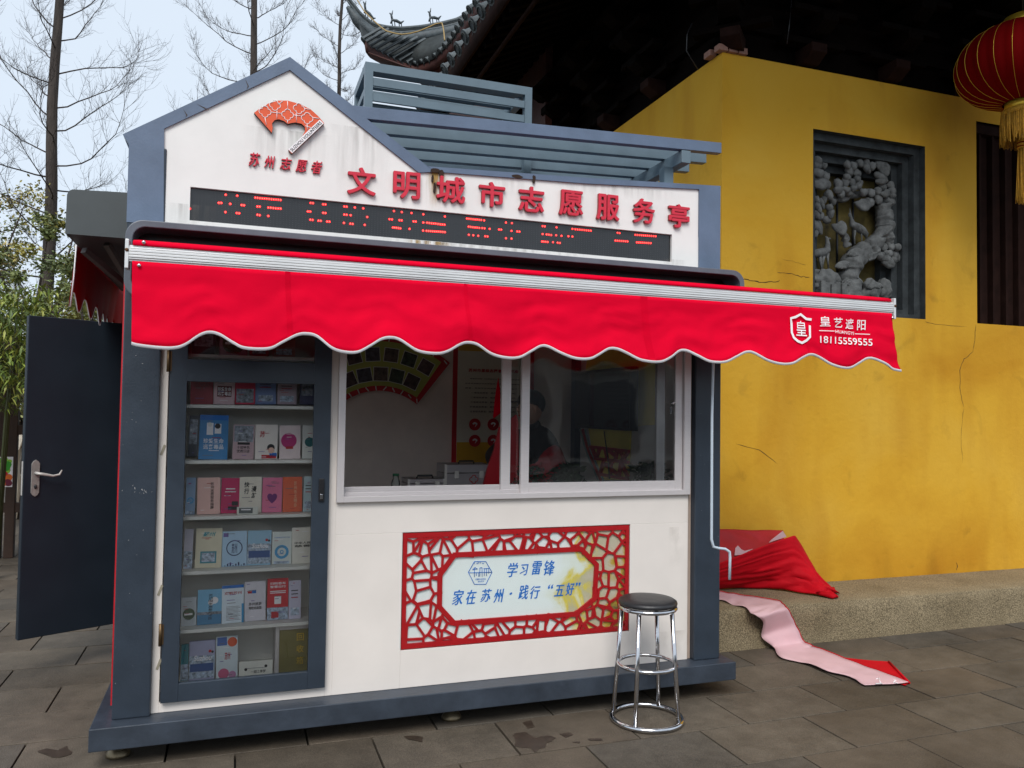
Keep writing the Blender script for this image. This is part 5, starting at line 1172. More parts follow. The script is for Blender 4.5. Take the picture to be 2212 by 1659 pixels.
    if txt:
        s_, mt = txt; yt = yy - .0009
        if style in ('vert', 'sky'):
            n = len(s_); a_, c_ = (.15, .45) if style == 'vert' else (-.1, .25); top_ = .88
            for k, ch in enumerate(s_): hh = .74 / n; b.text(ch, a_ * hw, c_ * hw, (top_ - hh * (k + 1)) * hgt, (top_ - hh * k - .012) * hgt, yt, mt, bold=.01)
        elif style == 'vert2':
            for ch, cx_, cz_ in (('快', -.35, .78), ('行', -.35, .60), ('漫', .3, .66), ('游', .3, .48)): b.text(ch, (cx_ - .24) * hw, (cx_ + .24) * hw, (cz_ - .07) * hgt, (cz_ + .08) * hgt, yt, mt, bold=.02, shear=.15)
        else:
            pos = {'red': (-.3, .3, .5, .75), 'drug': (-.65, .65, .28, .57), 'people': (-.5, .5, .82, .95), 'drugb': (-.7, .7, .22, .48), 'hotel': (-.6, .6, .18, .40), 'girl': (-.6, -.1, .62, .82), 'heart': (-.5, .5, .25, .55), 'suzhou': (-.5, .5, .78, .92), 'emblem': (-.22, .22, .36, .66), 'town': (-.65, .75, .48, .64), 'tealring': (-.8, .8, .80, .85), 'law': (-.75, .85, .45, .62), 'news': (-.8, .8, .74, .84), 'map': (-.6, .6, .28, .48), 'redscan': (-.75, .75, .76, .92), 'paint': (-.2, .3, .42, .62), 'land': (-.3, .6, .15, .38), 'round': (-.5, .5, .06, .14)}[style]
            ll = s_.split(' '); xa, xb, za, zb = pos
            for k, l in enumerate(ll):
                hh = (zb - za) / len(ll); b.text(l, xa * hw, xb * hw, (zb - hh * (k + 1) + .01) * hgt, (zb - hh * k - .01) * hgt, yt, mt, bold=.014, shear=.25 if style in ('town', 'suzhou') else 0)
    if b.v: pb(b, 'cover_print')
# recycling box on the lowest shelf
t = thing('collection_box', 'olive collection box with silver frame and gold characters on the lowest shelf', 'box', (.31, 4.16, .29))
OL = mat('olive_panel', (.20, .17, .05), .45)
b = MB(); b.box(.222, .44, 4.115, 4.34, .292, .515, OL); b.box(.215, .235, 4.105, 4.345, .292, .525, ALU); b.build('body', t, bevel=.004)
b = MB(); b.box(.236, .44, 4.108, 4.115, .505, .525, ALU); b.build('edge_strip', t); b = MB(); b.box(.218, .445, 4.105, 4.345, .5255, .540, DRED); b.build('lid', t)
b = MB()
for k, ch in enumerate('回收箱'): b.text(ch, .318, .352, .445 - k * .058, .482 - k * .058, 4.1135, GOLD, bold=.01)
b.build('lettering', t)

# ================================================================== INSIDE THE WINDOW
b = MB(); b.box(.49, 2.58, FY + .095, 5.0, 1.06, 1.10, PAPERW); K(b, 'counter')
def medcase(x0, x1, y0, y1, z0, z1_, label, cross):
    t = thing('medical_case', label, 'case', ((x0 + x1) / 2, y0, z0)); CM = mat('brushed_case', (.33, .31, .32), .35, metal=.5, var=.1)
    zs = z0 + (z1_ - z0) * .68
    b = MB(); b.box(x0, x1, y0, y1, z0, zs, CM); b.build('body', t, bevel=.003); b = MB(); b.box(x0, x1, y0, y1, zs + .003, z1_, CM); b.build('lid', t, bevel=.003)
    b = MB()
    for x in (x0, x1 - .012): b.box(x - .001, x + .013, y0 - .003, y0 + .01, z0, z1_ + .002, STEEL)
    b.build('corner_strip', t)
    for x in (x0 + (x1 - x0) * .25, x0 + (x1 - x0) * .78): b = MB(); b.box(x - .014, x + .014, y0 - .008, y0 - .001, zs - .03, zs + .015, STEEL); b.build('latch', t, bevel=.002)
    b = MB(); cx_ = (x0 + x1) / 2; b.tube([(cx_ - .05, y0 + .05, z1_ + .002), (cx_ - .045, y0 + .05, z1_ + .018), (cx_ + .045, y0 + .05, z1_ + .018), (cx_ + .05, y0 + .05, z1_ + .002)], .006, BLACK, n=6); b.build('handle', t)
    if cross:
        b = MB(); cz_ = z0 + .075; q_ = x0 + (x1 - x0) * .62; r_ = .022
        pts = []
        for k in range(48): a = 2 * math.pi * k / 48; rad = r_ * (.75 + .45 * abs(math.cos(2 * a)) ** .7); pts.append((q_ + rad * math.cos(a), y0 - .002, cz_ + rad * math.sin(a)))
        b.tube(pts, .0025, RINK, n=4, closed=True); b.build('red_cross_mark', t)
medcase(.985, 1.215, 4.70, 4.9, 1.101, 1.185, 'small silver case with two latches, beside the glass jar', False)
medcase(1.222, 1.52, 4.74, 4.95, 1.101, 1.268, 'large silver first-aid case marked with a red cross', True)
j = oY(*z4(595, 1500), 4.6); t = thing('glass_jar', 'clear jar with green lid and milky content behind the open window', 'jar', (j.x, 4.6, 1.101))
b = MB(); b.lathe([(.026, 0), (.028, .01), (.027, .07), (.018, .1), (.018, .115)], (j.x, 4.6, 1.102), glass('jar_glass', (.85, .9, .88)), n=20); b.build('body', t)
b = MB(); b.lathe([(.019, .115), (.019, .126)], (j.x, 4.6, 1.102), mat('green_lid', (.01, .12, .05), .4), n=20); b.build('lid', t); b = MB(); b.lathe([(.024, .002), (.025, .03)], (j.x, 4.6, 1.102), PAPERW, n=16); b.build('content', t)
b = MB(); b.box(.98, 1.12, 4.45, 4.55, 1.101, 1.108, REDW); tag(b.build('red_folder', bevel=.002), 'flat red folder lying on the counter before the small case', 'folder')
# fan-shaped photo board on the rear wall
YB = 5.865; fc = oY(*z4(430, 1150), YB); t = thing('photo_board', 'red-bordered fan-shaped photo board on the rear wall inside the window', 'poster', (fc.x, YB, fc.z))
def fanpoly(r0, r1, a0, a1, y, mt, mb, n=16):
    vs = [(fc.x + r_ * math.cos(R(a0 + (a1 - a0) * k / n)), y, fc.z + r_ * math.sin(R(a0 + (a1 - a0) * k / n))) for r_ in (r0, r1) for k in range(n + 1)]
    mb.add(vs, [(k + 1, k, n + 1 + k, n + 2 + k) for k in range(n)], mt)
k_ = (oY(*z4(530, 1000), YB).x - oY(*z4(430, 1000), YB).x) / 100
b = MB(); fanpoly(600 * k_, 1140 * k_, 52, 128, YB, REDW, b, 24); b.build('border', t, solid=.012)
b = MB(); fanpoly(650 * k_, 1090 * k_, 56, 124, YB - .009, mat('yellow_green_card', (.40, .42, .10), .6), b, 24); b.build('card', t)
PHO = [mat('snapshot_%d' % i, c, .4, var=.9, vscale=28) for i, c in enumerate([(.08, .05, .05), (.05, .07, .05), (.10, .07, .06), (.06, .06, .08)])]
for rr_, angs in ((765, (66, 78, 90, 102, 114)), (960, (62, 73, 84, 95, 106, 117))):
    for i, a in enumerate(angs):
        b = MB(); c = Vector((fc.x + rr_ * k_ * math.cos(R(a)), YB - .011, fc.z + rr_ * k_ * math.sin(R(a)))); u = Vector((math.sin(R(a)), 0, -math.cos(R(a)))) * 68 * k_; v = Vector((math.cos(R(a)), 0, math.sin(R(a)))) * 66 * k_
        b.add([c - u - v, c + u - v, c + u + v, c - u + v], [(0, 1, 2, 3)], PHO[i % 4]); b.add([c - u * 1.08 - v * 1.08 + Vector((0, .0008, 0)), c + u * 1.08 - v * 1.08 + Vector((0, .0008, 0)), c + u * 1.08 + v * 1.08 + Vector((0, .0008, 0)), c - u * 1.08 + v * 1.08 + Vector((0, .0008, 0))], [(0, 1, 2, 3)], PAPERW); b.build('photo_print', t)
b = MB()
for a in range(54, 128, 8):
    for r_ in (625, 1115): p = Vector((fc.x + r_ * k_ * math.cos(R(a)), YB - .008, fc.z + r_ * k_ * math.sin(R(a)))); dd = Vector((random.uniform(-1, 1), 0, 1)).normalized() * 24 * k_; nn = Vector((-dd.z, 0, dd.x)).normalized() * .004; b.add([p - dd - nn, p - dd + nn, p + dd + nn, p + dd - nn], [(0, 1, 2, 3)], PAPERW)
b.build('border_dashes', t)
# standing rules banner
x0, x1 = oY(*z4(1160, 600), YB).x, oY(*z5b(175, 600), YB).x; za, zb = 1.15, 2.30
t = thing('wall_banner', 'tall red-bordered banner of volunteer rating standards on the rear wall', 'banner', ((x0 + x1) / 2, YB, za))
b = MB(); b.box(x0, x1, YB, YB + .012, za, zb, REDW); b.build('border', t)
b = MB(); b.box(x0 + .035, x1 - .035, YB - .004, YB - .0005, za + .03, zb - .03, mat('cream_print', (.66, .62, .52), .6, var=.04)); b.build('panel', t)
b = MB(); b.box(x0 + .036, x1 - .036, YB - .006, YB - .0045, za + .031, 1.36, mat('amber_print', (.65, .36, .03), .6)); b.box(x0 + .036, x1 - .036, YB - .006, YB - .0045, 2.06, zb - .031, MATS['amber_print'])
def bt(body, a_, c_, mt, bold=.015): p, q_ = oY(*z4(*a_), YB - .008), oY(*z4(*c_), YB - .008); b.text(body, p.x, q_.x, q_.z, p.z, YB - .008, mt, bold=bold)
bt('苏州市星级志愿者评定标准', (1318, 325), (1808, 375), RINK, .03)
for k, (s_, xa, xb) in enumerate((('根据民政部《志愿服务记录办法》苏州市志愿', 1330, 1820), ('总会将依据苏州志愿服务卡记录时间评定星级', 1283, 1820), ('愿者，并授予苏州志愿者星级标准如下：', 1283, 1810), ('一星级志愿者：服务时长满一百小时；', 1345, 1785), ('二星级志愿者：服务时长满三百小时；', 1335, 1785), ('三星级志愿者：服务时长满六百小时；', 1335, 1785), ('四星级志愿者：服务时长满一千小时；', 1330, 1785), ('五星级志愿者：服务时长满一千五小时；', 1330, 1785))):
    bt(s_, (xa, 420 + k * 46), (xb, 446 + k * 46), INK, .01)
b.build('banner_print', t, kind='stuff')
for (x, y) in ((1378, 880), (1560, 880), (1378, 1042), (1560, 1042), (1740, 880)):
    c = oY(*z4(x, y), YB - .009); b = MB(); r_ = 62 * k_; b.add([(c.x + r_ * math.cos(k * .2618), YB - .009, c.z + r_ * math.sin(k * .2618)) for k in range(24)], [tuple(range(24))], RINK)
    b.add([(c.x + xx * r_ * .6, YB - .0105, c.z + zz * r_ * .6) for xx, zz in ((-.8, .2), (-.4, .55), (0, .65), (.45, .5), (.8, .15), (.1, -.7), (0, -.6), (.35, .0), (0, .2), (-.4, -.1))], [tuple(range(10))], WINK); b.build('round_badge', t)
# hanging pennant flag
b = MB(); fl = [oY(*z4(*p), 4.9) for p in ((1610, 415), (1628, 560), (1630, 770), (1565, 820), (1560, 800), (1580, 600), (1600, 470))]; b.add(fl, [tuple(range(7))], REDF); t_ = b.build('pennant', solid=.004); tag(t_, 'narrow red pennant hanging in the window beside the sash', 'flag')
# yellow wall panel with lattice and screen
x0, x1 = 2.64, 3.0
b = MB()
# screen
t = thing('wall_screen', 'black television screen hung in front of the yellow panel inside the window', 'television', (2.3, 5.0, 1.5))
TX = 2.47; tq = [oX(*z5b(*p), TX) for p in ((585, 380), (1135, 280), (1120, 955), (600, 905))]
ty0, ty1, tz0, tz1 = tq[1].y, min(5.84, tq[0].y), (tq[2].z + tq[3].z) / 2, (tq[0].z + tq[1].z) / 2
b = MB(); b.box(TX, TX + .06, ty0, ty1, tz0, tz1, BLACK); b.build('screen', t, bevel=.004)
b = MB(); b.box(TX - .003, TX - .0005, ty0 + .02, ty1 - .02, tz0 + .02, tz1 - .02, mat('screen_glass', (.008, .008, .01), .08)); b.build('screen_glass', t)
b = MB(); q0, q1 = oX(*z5b(870, 945), 2.55), oX(*z5b(925, 1420), 2.55); b.tube([q0, q0.lerp(q1, .5) + Vector((0, -.01, 0)), q1], .005, BLACK, n=5); b.build('power_cable', t)
t = thing('yellow_panel', 'yellow wall panel edged in red with cracked-ice fretwork inside the window', 'wall panel', (2.5, 5.3, 1.1))
XP = 2.585; pa = [oX(*z5b(*p), XP) for p in ((740, 60), (690, 300), (700, 700), (715, 930), (745, 1100), (800, 1260), (870, 1430), (1105, 1430), (1130, 900), (1385, 880), (1390, 60))]
b = MB(); n_ = len(pa); b.add(pa + [p + Vector((.012, 0, 0)) for p in pa], [tuple(range(n_)), tuple(reversed(range(n_, 2 * n_)))] + [(i, (i + 1) % n_, n_ + (i + 1) % n_, n_ + i) for i in range(n_)], mat('yellow_card_panel', (.90, .74, .13), .6)); b.build('panel', t)
b = MB(); e = [oX(*z5b(*p), XP - .008) for p in ((660, 930), (700, 1090), (760, 1250), (840, 1430))]; b.tube(e, .013, REDW, n=6); e2 = [p + Vector((0, -.045, .0)) for p in e]; b.tube(e2, .008, mat('pale_teal', (.35, .5, .5), .5), n=6); e3 = [p + Vector((0, .05, .0)) for p in e]; b.tube(e3, .008, MATS['pale_teal'], n=6); b.build('arched_edge', t)
b = MB()
for p, q_ in (((735, 1100), (1115, 1145)), ((780, 1215), (1110, 1255)), ((840, 1375), (1105, 1420)), ((750, 1110), (790, 1210)), ((830, 1110), (795, 1210)), ((900, 1125), (985, 1190)), ((880, 1120), (905, 1230)), ((1000, 1130), (980, 1240)), ((1030, 1140), (1080, 1245)), ((1110, 1150), (1045, 1240)), ((870, 1225), (830, 1370)), ((880, 1270), (1000, 1370)), ((940, 1235), (930, 1390)), ((1040, 1250), (1015, 1400)), ((1040, 1260), (1105, 1400)), ((960, 1235), (920, 1300))):
    b.obb(oX(*z5b(*p), XP - .012), oX(*z5b(*q_), XP - .012), .022, .022, REDW)
b.build('fretwork', t)
# volunteer behind the glass
pr = thing('person', 'person in black cap and red vest bending behind the right window sash', 'person', (1.95, 4.95, .21))
def skin(name, pts, edges, parent, mt, sub=2, root=0):
    me = bpy.data.meshes.new(name); me.from_pydata([p[0] for p in pts], edges, []); o = bpy.data.objects.new(name, me); sc.collection.objects.link(o); me.materials.append(mt)
    o.modifiers.new('skin', 'SKIN'); o.modifiers.new('sub', 'SUBSURF').levels = sub; o.modifiers['sub'].render_levels = sub
    for i, p in enumerate(pts): v_ = me.skin_vertices[0].data[i]; v_.radius = p[1] if isinstance(p[1], tuple) else (p[1], p[1]); v_.use_root = (i == root)
    if parent: o.parent = parent; o.matrix_parent_inverse = parent.matrix_basis.inverted()
    return o
cx_, cy_ = 1.93, 4.98
CL = mat('dark_jacket', (.03, .025, .025), .8, var=.2)
bp = [((cx_ + .10, cy_ + .10, 1.02), .14), ((cx_ + .06, cy_ + .08, 1.2), .14), ((cx_ + .0, cy_ + .04, 1.38), .145), ((cx_ - .04, cy_, 1.49), .06), ((cx_ - .06, cy_ - .01, 1.55), .055),
      ((cx_ - .16, cy_ - .04, 1.43), .06), ((cx_ - .38, cy_ - .10, 1.32), .05), ((cx_ - .30, cy_ - .16, 1.16), .038), ((cx_ + .12, cy_ + .16, 1.43), .06), ((cx_ + .22, cy_ + .10, 1.2), .05), ((cx_ + .05, cy_ - .1, 1.15), .038),
      ((cx_ + .0, cy_ + .05, .95), .09), ((cx_ - .01, cy_ + .05, .6), .07), ((cx_, cy_ + .06, .27), .05), ((cx_ + .2, cy_ + .12, .95), .09), ((cx_ + .2, cy_ + .12, .6), .07), ((cx_ + .2, cy_ + .13, .27), .05)]
skin('body', bp, [(0, 1), (1, 2), (2, 3), (3, 4), (2, 5), (5, 6), (6, 7), (2, 8), (8, 9), (9, 10), (0, 11), (11, 12), (12, 13), (0, 14), (14, 15), (15, 16)], pr, CL)
vp_ = [((cx_ + .10, cy_ + .09, 1.0), .175), ((cx_ + .06, cy_ + .07, 1.2), .172), ((cx_ + .0, cy_ + .035, 1.40), .175)]
b = MB(); vd = [oY(*z4(*p), 4.72) for p in ((1622, 905), (1660, 900), (1790, 780), (1810, 860), (1810, 1440), (1640, 1490), (1460, 1490), (1500, 1330), (1570, 1130))]; b.prism([(p.x, p.z) for p in vd], 4.72, 4.74, REDW); b.build('vest_front', pr, bevel=.006)
skin('vest', vp_, [(0, 1), (1, 2)], pr, REDW)
hc = Vector((cx_ - .08, cy_ - .03, 1.625))
b = MB(); b.ball(hc, (.085, .085, .11), SKIN, sub=3); b.ball(hc + Vector((-.085, -.02, -.01)), (.02, .013, .022), SKIN); b.ball(hc + Vector((.01, -.085, -.01)), (.02, .012, .03), SKIN)
b.ball(hc + Vector((-.075, -.045, .01)), (.008, .01, .007), BLACK); b.ball(hc + Vector((-.078, -.015, -.05)), (.006, .022, .006), RINK); b.build('head', pr)
b = MB(); b.ball(hc + Vector((.012, .01, .03)), (.098, .095, .095), BLACK, sub=3); b.lathe([(.085, 0), (.085, .008)], hc + Vector((-.07, 0, .035)), BLACK, n=20); b.build('cap', pr)
for hx_, hy_, hz_ in ((cx_ - .30, cy_ - .16, 1.13), (cx_ + .03, cy_ - .12, 1.13)):
    pts = [((hx_, hy_, hz_ + .03), .02), ((hx_ - .02, hy_ - .03, hz_ + .01), .024)]; ed = [(0, 1)]
    for k in range(5):
        a = -.6 + k * .3; l = (.05, .07, .075, .07, .055)[k]; i = len(pts)
        pts += [((hx_ - .02 + .02 * math.sin(a), hy_ - .05, hz_), .009), ((hx_ - .02 + l * math.sin(a) * .8, hy_ - .03 - l, hz_ - .012), .007)]; ed += [(1, i), (i, i + 1)]
    skin('hand', pts, ed, pr, SKIN, 1)
# plants on the counter
def leafy(mb, c, n, rad, ls, mt, rs, dr=0):
    for k in range(n):
        d = Vector((rs.gauss(0, 1), rs.gauss(0, 1), rs.gauss(0, 1))).normalized() * rs.uniform(.3, 1); p = Vector(c) + Vector((d.x * rad[0], d.y * rad[1], d.z * rad[2]))
        u = Vector((rs.uniform(-1, 1), rs.uniform(-1, 1), rs.uniform(-.6, .6) - dr)).normalized(); s_ = u.cross(Vector((rs.uniform(-1, 1), rs.uniform(-1, 1), rs.uniform(-1, 1)))).normalized(); l = ls * rs.uniform(.7, 1.3)
        m_ = mt if not isinstance(mt, list) else rs.choice(mt)
        mb.add([p, p + u * l * .5 + s_ * l * .24, p + u * l, p + u * l * .5 - s_ * l * .24], [(0, 1, 2, 3)], m_)
LG = mat('dark_leaf', (.03, .06, .02), .5, var=.4); 
rs = random.Random(9)
for (x, y, z), lab, red in (((1.62, 4.30, 1.10), 'poinsettia with red leaves behind the right window sash', True), ((1.86, 4.32, 1.10), 'green leafy pot plant inside the window, left of the lattice', False), ((2.42, 4.35, 1.10), 'dark bushy pot plant at the right end of the counter', False)):
    t = thing('potted_plant', lab, 'potted plant', (x, y, z)); b = MB(); b.lathe([(.045, 0), (.06, .06)], (x, y, z + .001), REDW if red else BLACK, n=16); b.build('pot', t)
    b = MB(); leafy(b, (x, y, z + .13), 260, (.11, .09, .07), .05, [LG, LG, mat('red_leaf', (.30, .01, .01), .5)] if red else LG, rs)
    b.tube([(x, y, z + .04), (x, y, z + .12)], .006, LG, n=5); b.build('foliage', t)

# ================================================================== STOOL
SC = Vector((2.072, 3.736, 0)); st = thing('bar_stool', 'chrome bar stool with round black seat in front of the kiosk', 'stool', (SC.x, SC.y, 0))
b = MB(); b.lathe([(.0, .598), (.142, .598), (.152, .603), (.154, .612), (.151, .621), (.138, .629), (.09, .634), (0, .635)], SC, VINYL, n=48); b.build('seat', st)
def ring(z, r_, t_, name='ring'):
    b = MB(); b.tube([(SC.x + r_ * math.cos(k * math.pi / 24), SC.y + r_ * math.sin(k * math.pi / 24), z) for k in range(48)], t_, CHROME, n=10, closed=True); b.build(name, st)
ring(.586, .143, .0115, 'seat_ring'); ring(.292, .150, .0105, 'foot_ring'); ring(.0145, .182, .0128, 'base_ring')
for p in ((1493, 1305), (1622, 1420), (1772, 1275), (1935, 1390)):
    g = oZ(*z7(*p), .02); d = (g - SC); d.z = 0; d = d.normalized(); b = MB(); b.tube([SC + d * .136 + Vector((0, 0, .578)), SC + d * .177 + Vector((0, 0, .02))], .0115, CHROME, n=10); b.build('leg', st)

# ================================================================== RED TARPS
def loft(A, B, n, mt, name, thick=.004, amp=.01, nf=6, seed=0, m=14, zmin=None):
    A, B = resample(A, n), resample(B, n); rows = []
    for j in range(m + 1):
        t = j / m; r_ = []
        for i in range(n):
            p = A[i].lerp(B[i], t); k = amp * math.sin(math.pi * min(1, max(0, t))) + amp * .15
            p = p + Vector((noise.noise(p * nf + Vector((seed, 0, 0))), noise.noise(p * nf + Vector((0, seed, 0))), noise.noise(p * nf + Vector((0, 0, seed))))) * k
            if zmin is not None: p.z = max(p.z, zmin)
            r_.append(p)
        rows.append(r_)
    b = MB(); b.grid(rows, mt); return b, name, thick
def lin(P, n):
    out = []; 
    for k in range(n): t = k / (n - 1) * (len(P) - 1); i = min(int(t), len(P) - 2); out.append(P[i].lerp(P[i + 1], t - i))
    return out
tarp = thing('red_tarp', 'crumpled red awning fabric heaped on the granite step by the yellow wall', 'tarpaulin', (3.2, 4.9, SZ))
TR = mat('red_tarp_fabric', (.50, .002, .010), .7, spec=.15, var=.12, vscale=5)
zt_ = SZ + .012
A = [oY(*z8(*p), Y) for p, Y in (((60, 500), 4.9), ((285, 438), 4.93), ((420, 385), 4.95), ((590, 318), 4.97), ((740, 268), 5.0), ((775, 320), 5.03), ((820, 400), 5.05), ((865, 490), 5.06), ((975, 600), 5.0))]
Bg = [oZ(*z8(*p), zt_) for p in ((60, 600), (285, 590), (420, 580), (560, 580), (690, 598), (800, 612), (890, 630), (950, 636), (978, 634))]
mdl = [a.lerp(c, .5) + Vector((0, -.05, .015)) for a, c in zip(A, Bg)]
n = 70; LA, LM, LB = lin(A, n), lin(mdl, n), lin(Bg, n); rows = []
for j_ in range(29):
    t = j_ / 28; r_ = []
    for i in range(n):
        p = LA[i] * (1 - t) ** 2 + LM[i] * 2 * t * (1 - t) + LB[i] * t * t; fx = i / (n - 1)
        k = .012 + .045 * t * fx
        p = p + Vector((.3 * noise.noise(Vector((fx * 3, t * 5, 4))), .6 - 1.8 * abs(noise.noise(Vector((fx * 4 + t * 3, t * 8, 1)))), .7 * noise.noise(Vector((fx * 5 - t * 2, t * 11, 8))))) * k * min(1, 4 * t)
        p.z = max(p.z, SZ + .006); r_.append(p)
    rows.append(r_)
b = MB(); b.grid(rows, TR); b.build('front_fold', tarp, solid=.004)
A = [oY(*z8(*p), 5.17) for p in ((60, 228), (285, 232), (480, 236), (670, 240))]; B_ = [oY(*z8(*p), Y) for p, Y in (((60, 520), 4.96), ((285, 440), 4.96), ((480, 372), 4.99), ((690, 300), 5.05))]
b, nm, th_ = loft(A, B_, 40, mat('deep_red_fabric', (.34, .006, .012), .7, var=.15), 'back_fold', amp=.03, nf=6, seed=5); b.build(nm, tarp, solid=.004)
b = MB(); b.add([oY(*z8(*p), 5.02) for p in ((585, 312), (600, 296), (668, 243), (690, 277))], [(0, 1, 2, 3)], PINK); b.build('pale_underside', tarp, solid=.003); b = MB(); b.add([oY(*z8(*p), 4.96) for p in ((380, 388), (385, 345), (400, 330), (420, 352), (440, 362), (490, 350), (420, 385))], [tuple(range(7))], PINK); b.build('pale_underside', tarp, solid=.003)
# pink strip
strip = thing('fabric_strip', 'pale pink scalloped fabric strip trailing from the step onto the paving', 'fabric', (3.7, 4.4, 0))
zz = SZ + .01
Rr = [oZ(*z8(120, 590), zz), oZ(*z8(280, 606), zz), oZ(*z8(400, 622), zz), oZ(*z8(650, 665), zz), oZ(*z8(692, 703), zz - .0), oY(*z8(740, 795), SY - .02), oY(*z8(795, 912), SY - .05), oZ(*z8(860, 935), .012), oZ(*z8(1040, 1010), .012), oZ(*z8(1230, 1078), .014), oZ(*z8(1418, 1147), .02)]
Ll = [oZ(*z8(120, 640), zz), oZ(*z8(280, 655), zz), oZ(*z8(365, 672), zz), oZ(*z8(460, 712), zz), oZ(*z8(530, 752), zz - .03), oY(*z8(548, 860), SY - .02), oY(*z8(600, 942), SY - .06), oZ(*z8(665, 1000), .012), oZ(*z8(865, 1050), .02), oZ(*z8(1030, 1108), .012), oZ(*z8(1175, 1162), .012)]
Ll[5].z = max(.03, Ll[5].z); Ll[6].z = max(.02, Ll[6].z); Rr[6].z = max(.02, Rr[6].z)
A, B_ = [], []
n = 120; A = lin(Rr, n); B_ = lin(Ll, n); rows = []
for j in range(9):
    t = j / 8; r_ = []
    for i in range(n):
        p = A[i].lerp(B_[i], t); sc_ = .018 * t ** 2 * math.sin(i * .33) if i > 12 else 0; dirv = (B_[i] - A[i]).normalized(); p = p + dirv * sc_ + Vector((0, -.006, .010)) * (.5 - abs(noise.noise(Vector((i * .14, t * 1.5, 2))) * 2))
        r_.append(p)
    rows.append(r_)
for _ in range(2):
    for r_ in rows:
        r2 = list(r_)
        for i in range(1, n - 1): r_[i] = (r2[i - 1] + r2[i] * 2 + r2[i + 1]) / 4
for r_ in rows:
    for p in r_: p.z = max(p.z, .010)
b = MB(); b.grid(rows, PINK); b.build('pink_side', strip, solid=.003)
b = MB(); ed = [p + Vector((.004, .002, .002)) for p in rows[0]]; b.tube(ed, .004, TR, n=5); b.build('red_hem', strip)
b = MB(); pts = [oZ(*z8(*p), .006) for p in ((1010, 998), (1170, 1015), (1302, 1024), (1424, 1150), (1400, 1165), (1150, 1090))]; b.add(pts, [tuple(range(6))], TR); b.tube([oZ(*z8(1302, 1024), .012), oZ(*z8(1424, 1150), .012)], .006, TR, n=6); b.build('red_corner', strip, solid=.003)
b = MB(); p0 = [oZ(*z8(*p), .024) for p in ((1222, 1150), (1255, 1118), (1262, 1150))]
for p, q_ in (((1225, 1128), (1245, 1122)), ((1240, 1120), (1252, 1152)), ((1222, 1155), (1262, 1153)), ((1320, 1125), (1345, 1140)), ((1345, 1128), (1330, 1148)), ((1335, 1148), (1355, 1152))): b.tube([oZ(*z8(*p), .0185), oZ(*z8(*q_), .0185)], .003, WINK, n=4)
b.build('faded_print', strip)

# ================================================================== TREES AND BACKGROUND
BARK = mat('grey_brown_bark', (.050, .040, .034), .9, var=.4, vscale=5, bump=.02, bscale=8, stretch=(4, 4, .6))
TWIG = mat('twig_bark', (.045, .034, .03), .9, var=.3)
def bare_tree(pxb, pxt, Y, r0, zb, ztop, label, seed, nb=46, hfrom=2.2, blen=2.4, minr=.0045, tw=6):
    base_ = oY(*pxb, Y); tp = oY(*pxt, Y); d = (tp - base_); 
    def at(z): return base_ + d * ((z - base_.z) / d.z)
    g = at(0); t = thing('bare_tree', label, 'tree', (g.x, g.y, 0), group='bare conifers behind the kiosk'); rs = random.Random(seed)
    pts = [at(z) + Vector((noise.noise(Vector((z * .4, seed, 0))), noise.noise(Vector((z * .4, 3, seed))), 0)) * .08 for z in [ztop * k / 22 for k in range(23)]]
    rad = [r0 * (1.15 - .95 * k / 22) for k in range(23)]; b = MB(); b.tube(pts, rad, BARK, n=12); b.build('trunk', t)
    b = MB(); tws = MB()
    for k in range(nb):
        f_ = k / nb; z = hfrom + (ztop - hfrom) * f_ ** .9; p = at(z); az = k * 2.4 + rs.uniform(-.4, .4); L_ = blen * (1 - .62 * f_) * rs.uniform(.6, 1.15); up = rs.uniform(.05, .6)
        path = [p]; dr = Vector((math.cos(az), math.sin(az), up - .1)).normalized(); seg_ = 9
        for s_ in range(seg_):
            dr = (dr + Vector((rs.gauss(0, .20), rs.gauss(0, .20), rs.uniform(-.06, .24)))).normalized(); path.append(path[-1] + dr * L_ / seg_)
        rb = max(minr, r0 * .15 * (1 - .6 * f_)); b.tube(path, [max(minr * .5, rb * (1 - .85 * i / seg_)) for i in range(seg_ + 1)], TWIG, n=5, cap=False)
        for s_ in range(2, seg_ + 1):
            for q_ in range(2):
                a0 = path[s_]; dd = ((path[s_] - path[s_ - 1]).normalized() + Vector((rs.gauss(0, .7), rs.gauss(0, .7), rs.uniform(-.1, .8)))).normalized(); l2 = L_ * .30 * rs.uniform(.4, 1.1); pp_ = [a0]
                for u_ in range(4): dd = (dd + Vector((rs.gauss(0, .15), rs.gauss(0, .15), rs.uniform(0, .15)))).normalized(); pp_.append(pp_[-1] + dd * l2 / 4)
                tws.tube(pp_, [minr * .75, minr * .6, minr * .5, minr * .4, minr * .25], TWIG, n=3, cap=False)
                for u_ in range(1, 5):
                    for w_ in range(tw // 3):
                        d3 = (dd + Vector((rs.gauss(0, .7), rs.gauss(0, .7), rs.gauss(.1, .6)))).normalized(); tws.tube([pp_[u_], pp_[u_] + d3 * l2 * .25, pp_[u_] + (d3 + Vector((0, 0, .3))).normalized() * l2 * .5], [minr * .4, minr * .3, minr * .18], TWIG, n=3, cap=False)
    b.build('branch', t); tws.build('crown', t, kind='stuff')
bare_tree((100, 660), (128, 0), 13.5, .100, 0, 13.5, 'tall bare tree at far left rising above the open door', 11, nb=64, hfrom=2.6, blen=2.1)
bare_tree((547, 160), (549, 0), 17, .110, 0, 16, 'bare tree rising behind the peak of the kiosk gable', 12, nb=64, hfrom=3.5, blen=2.0, minr=.0055)
bare_tree((732, 180), (741, 0), 20, .085, 0, 15.5, 'slim bare tree between gable peak and temple eave', 13, nb=64, hfrom=4, blen=1.25, minr=.006)
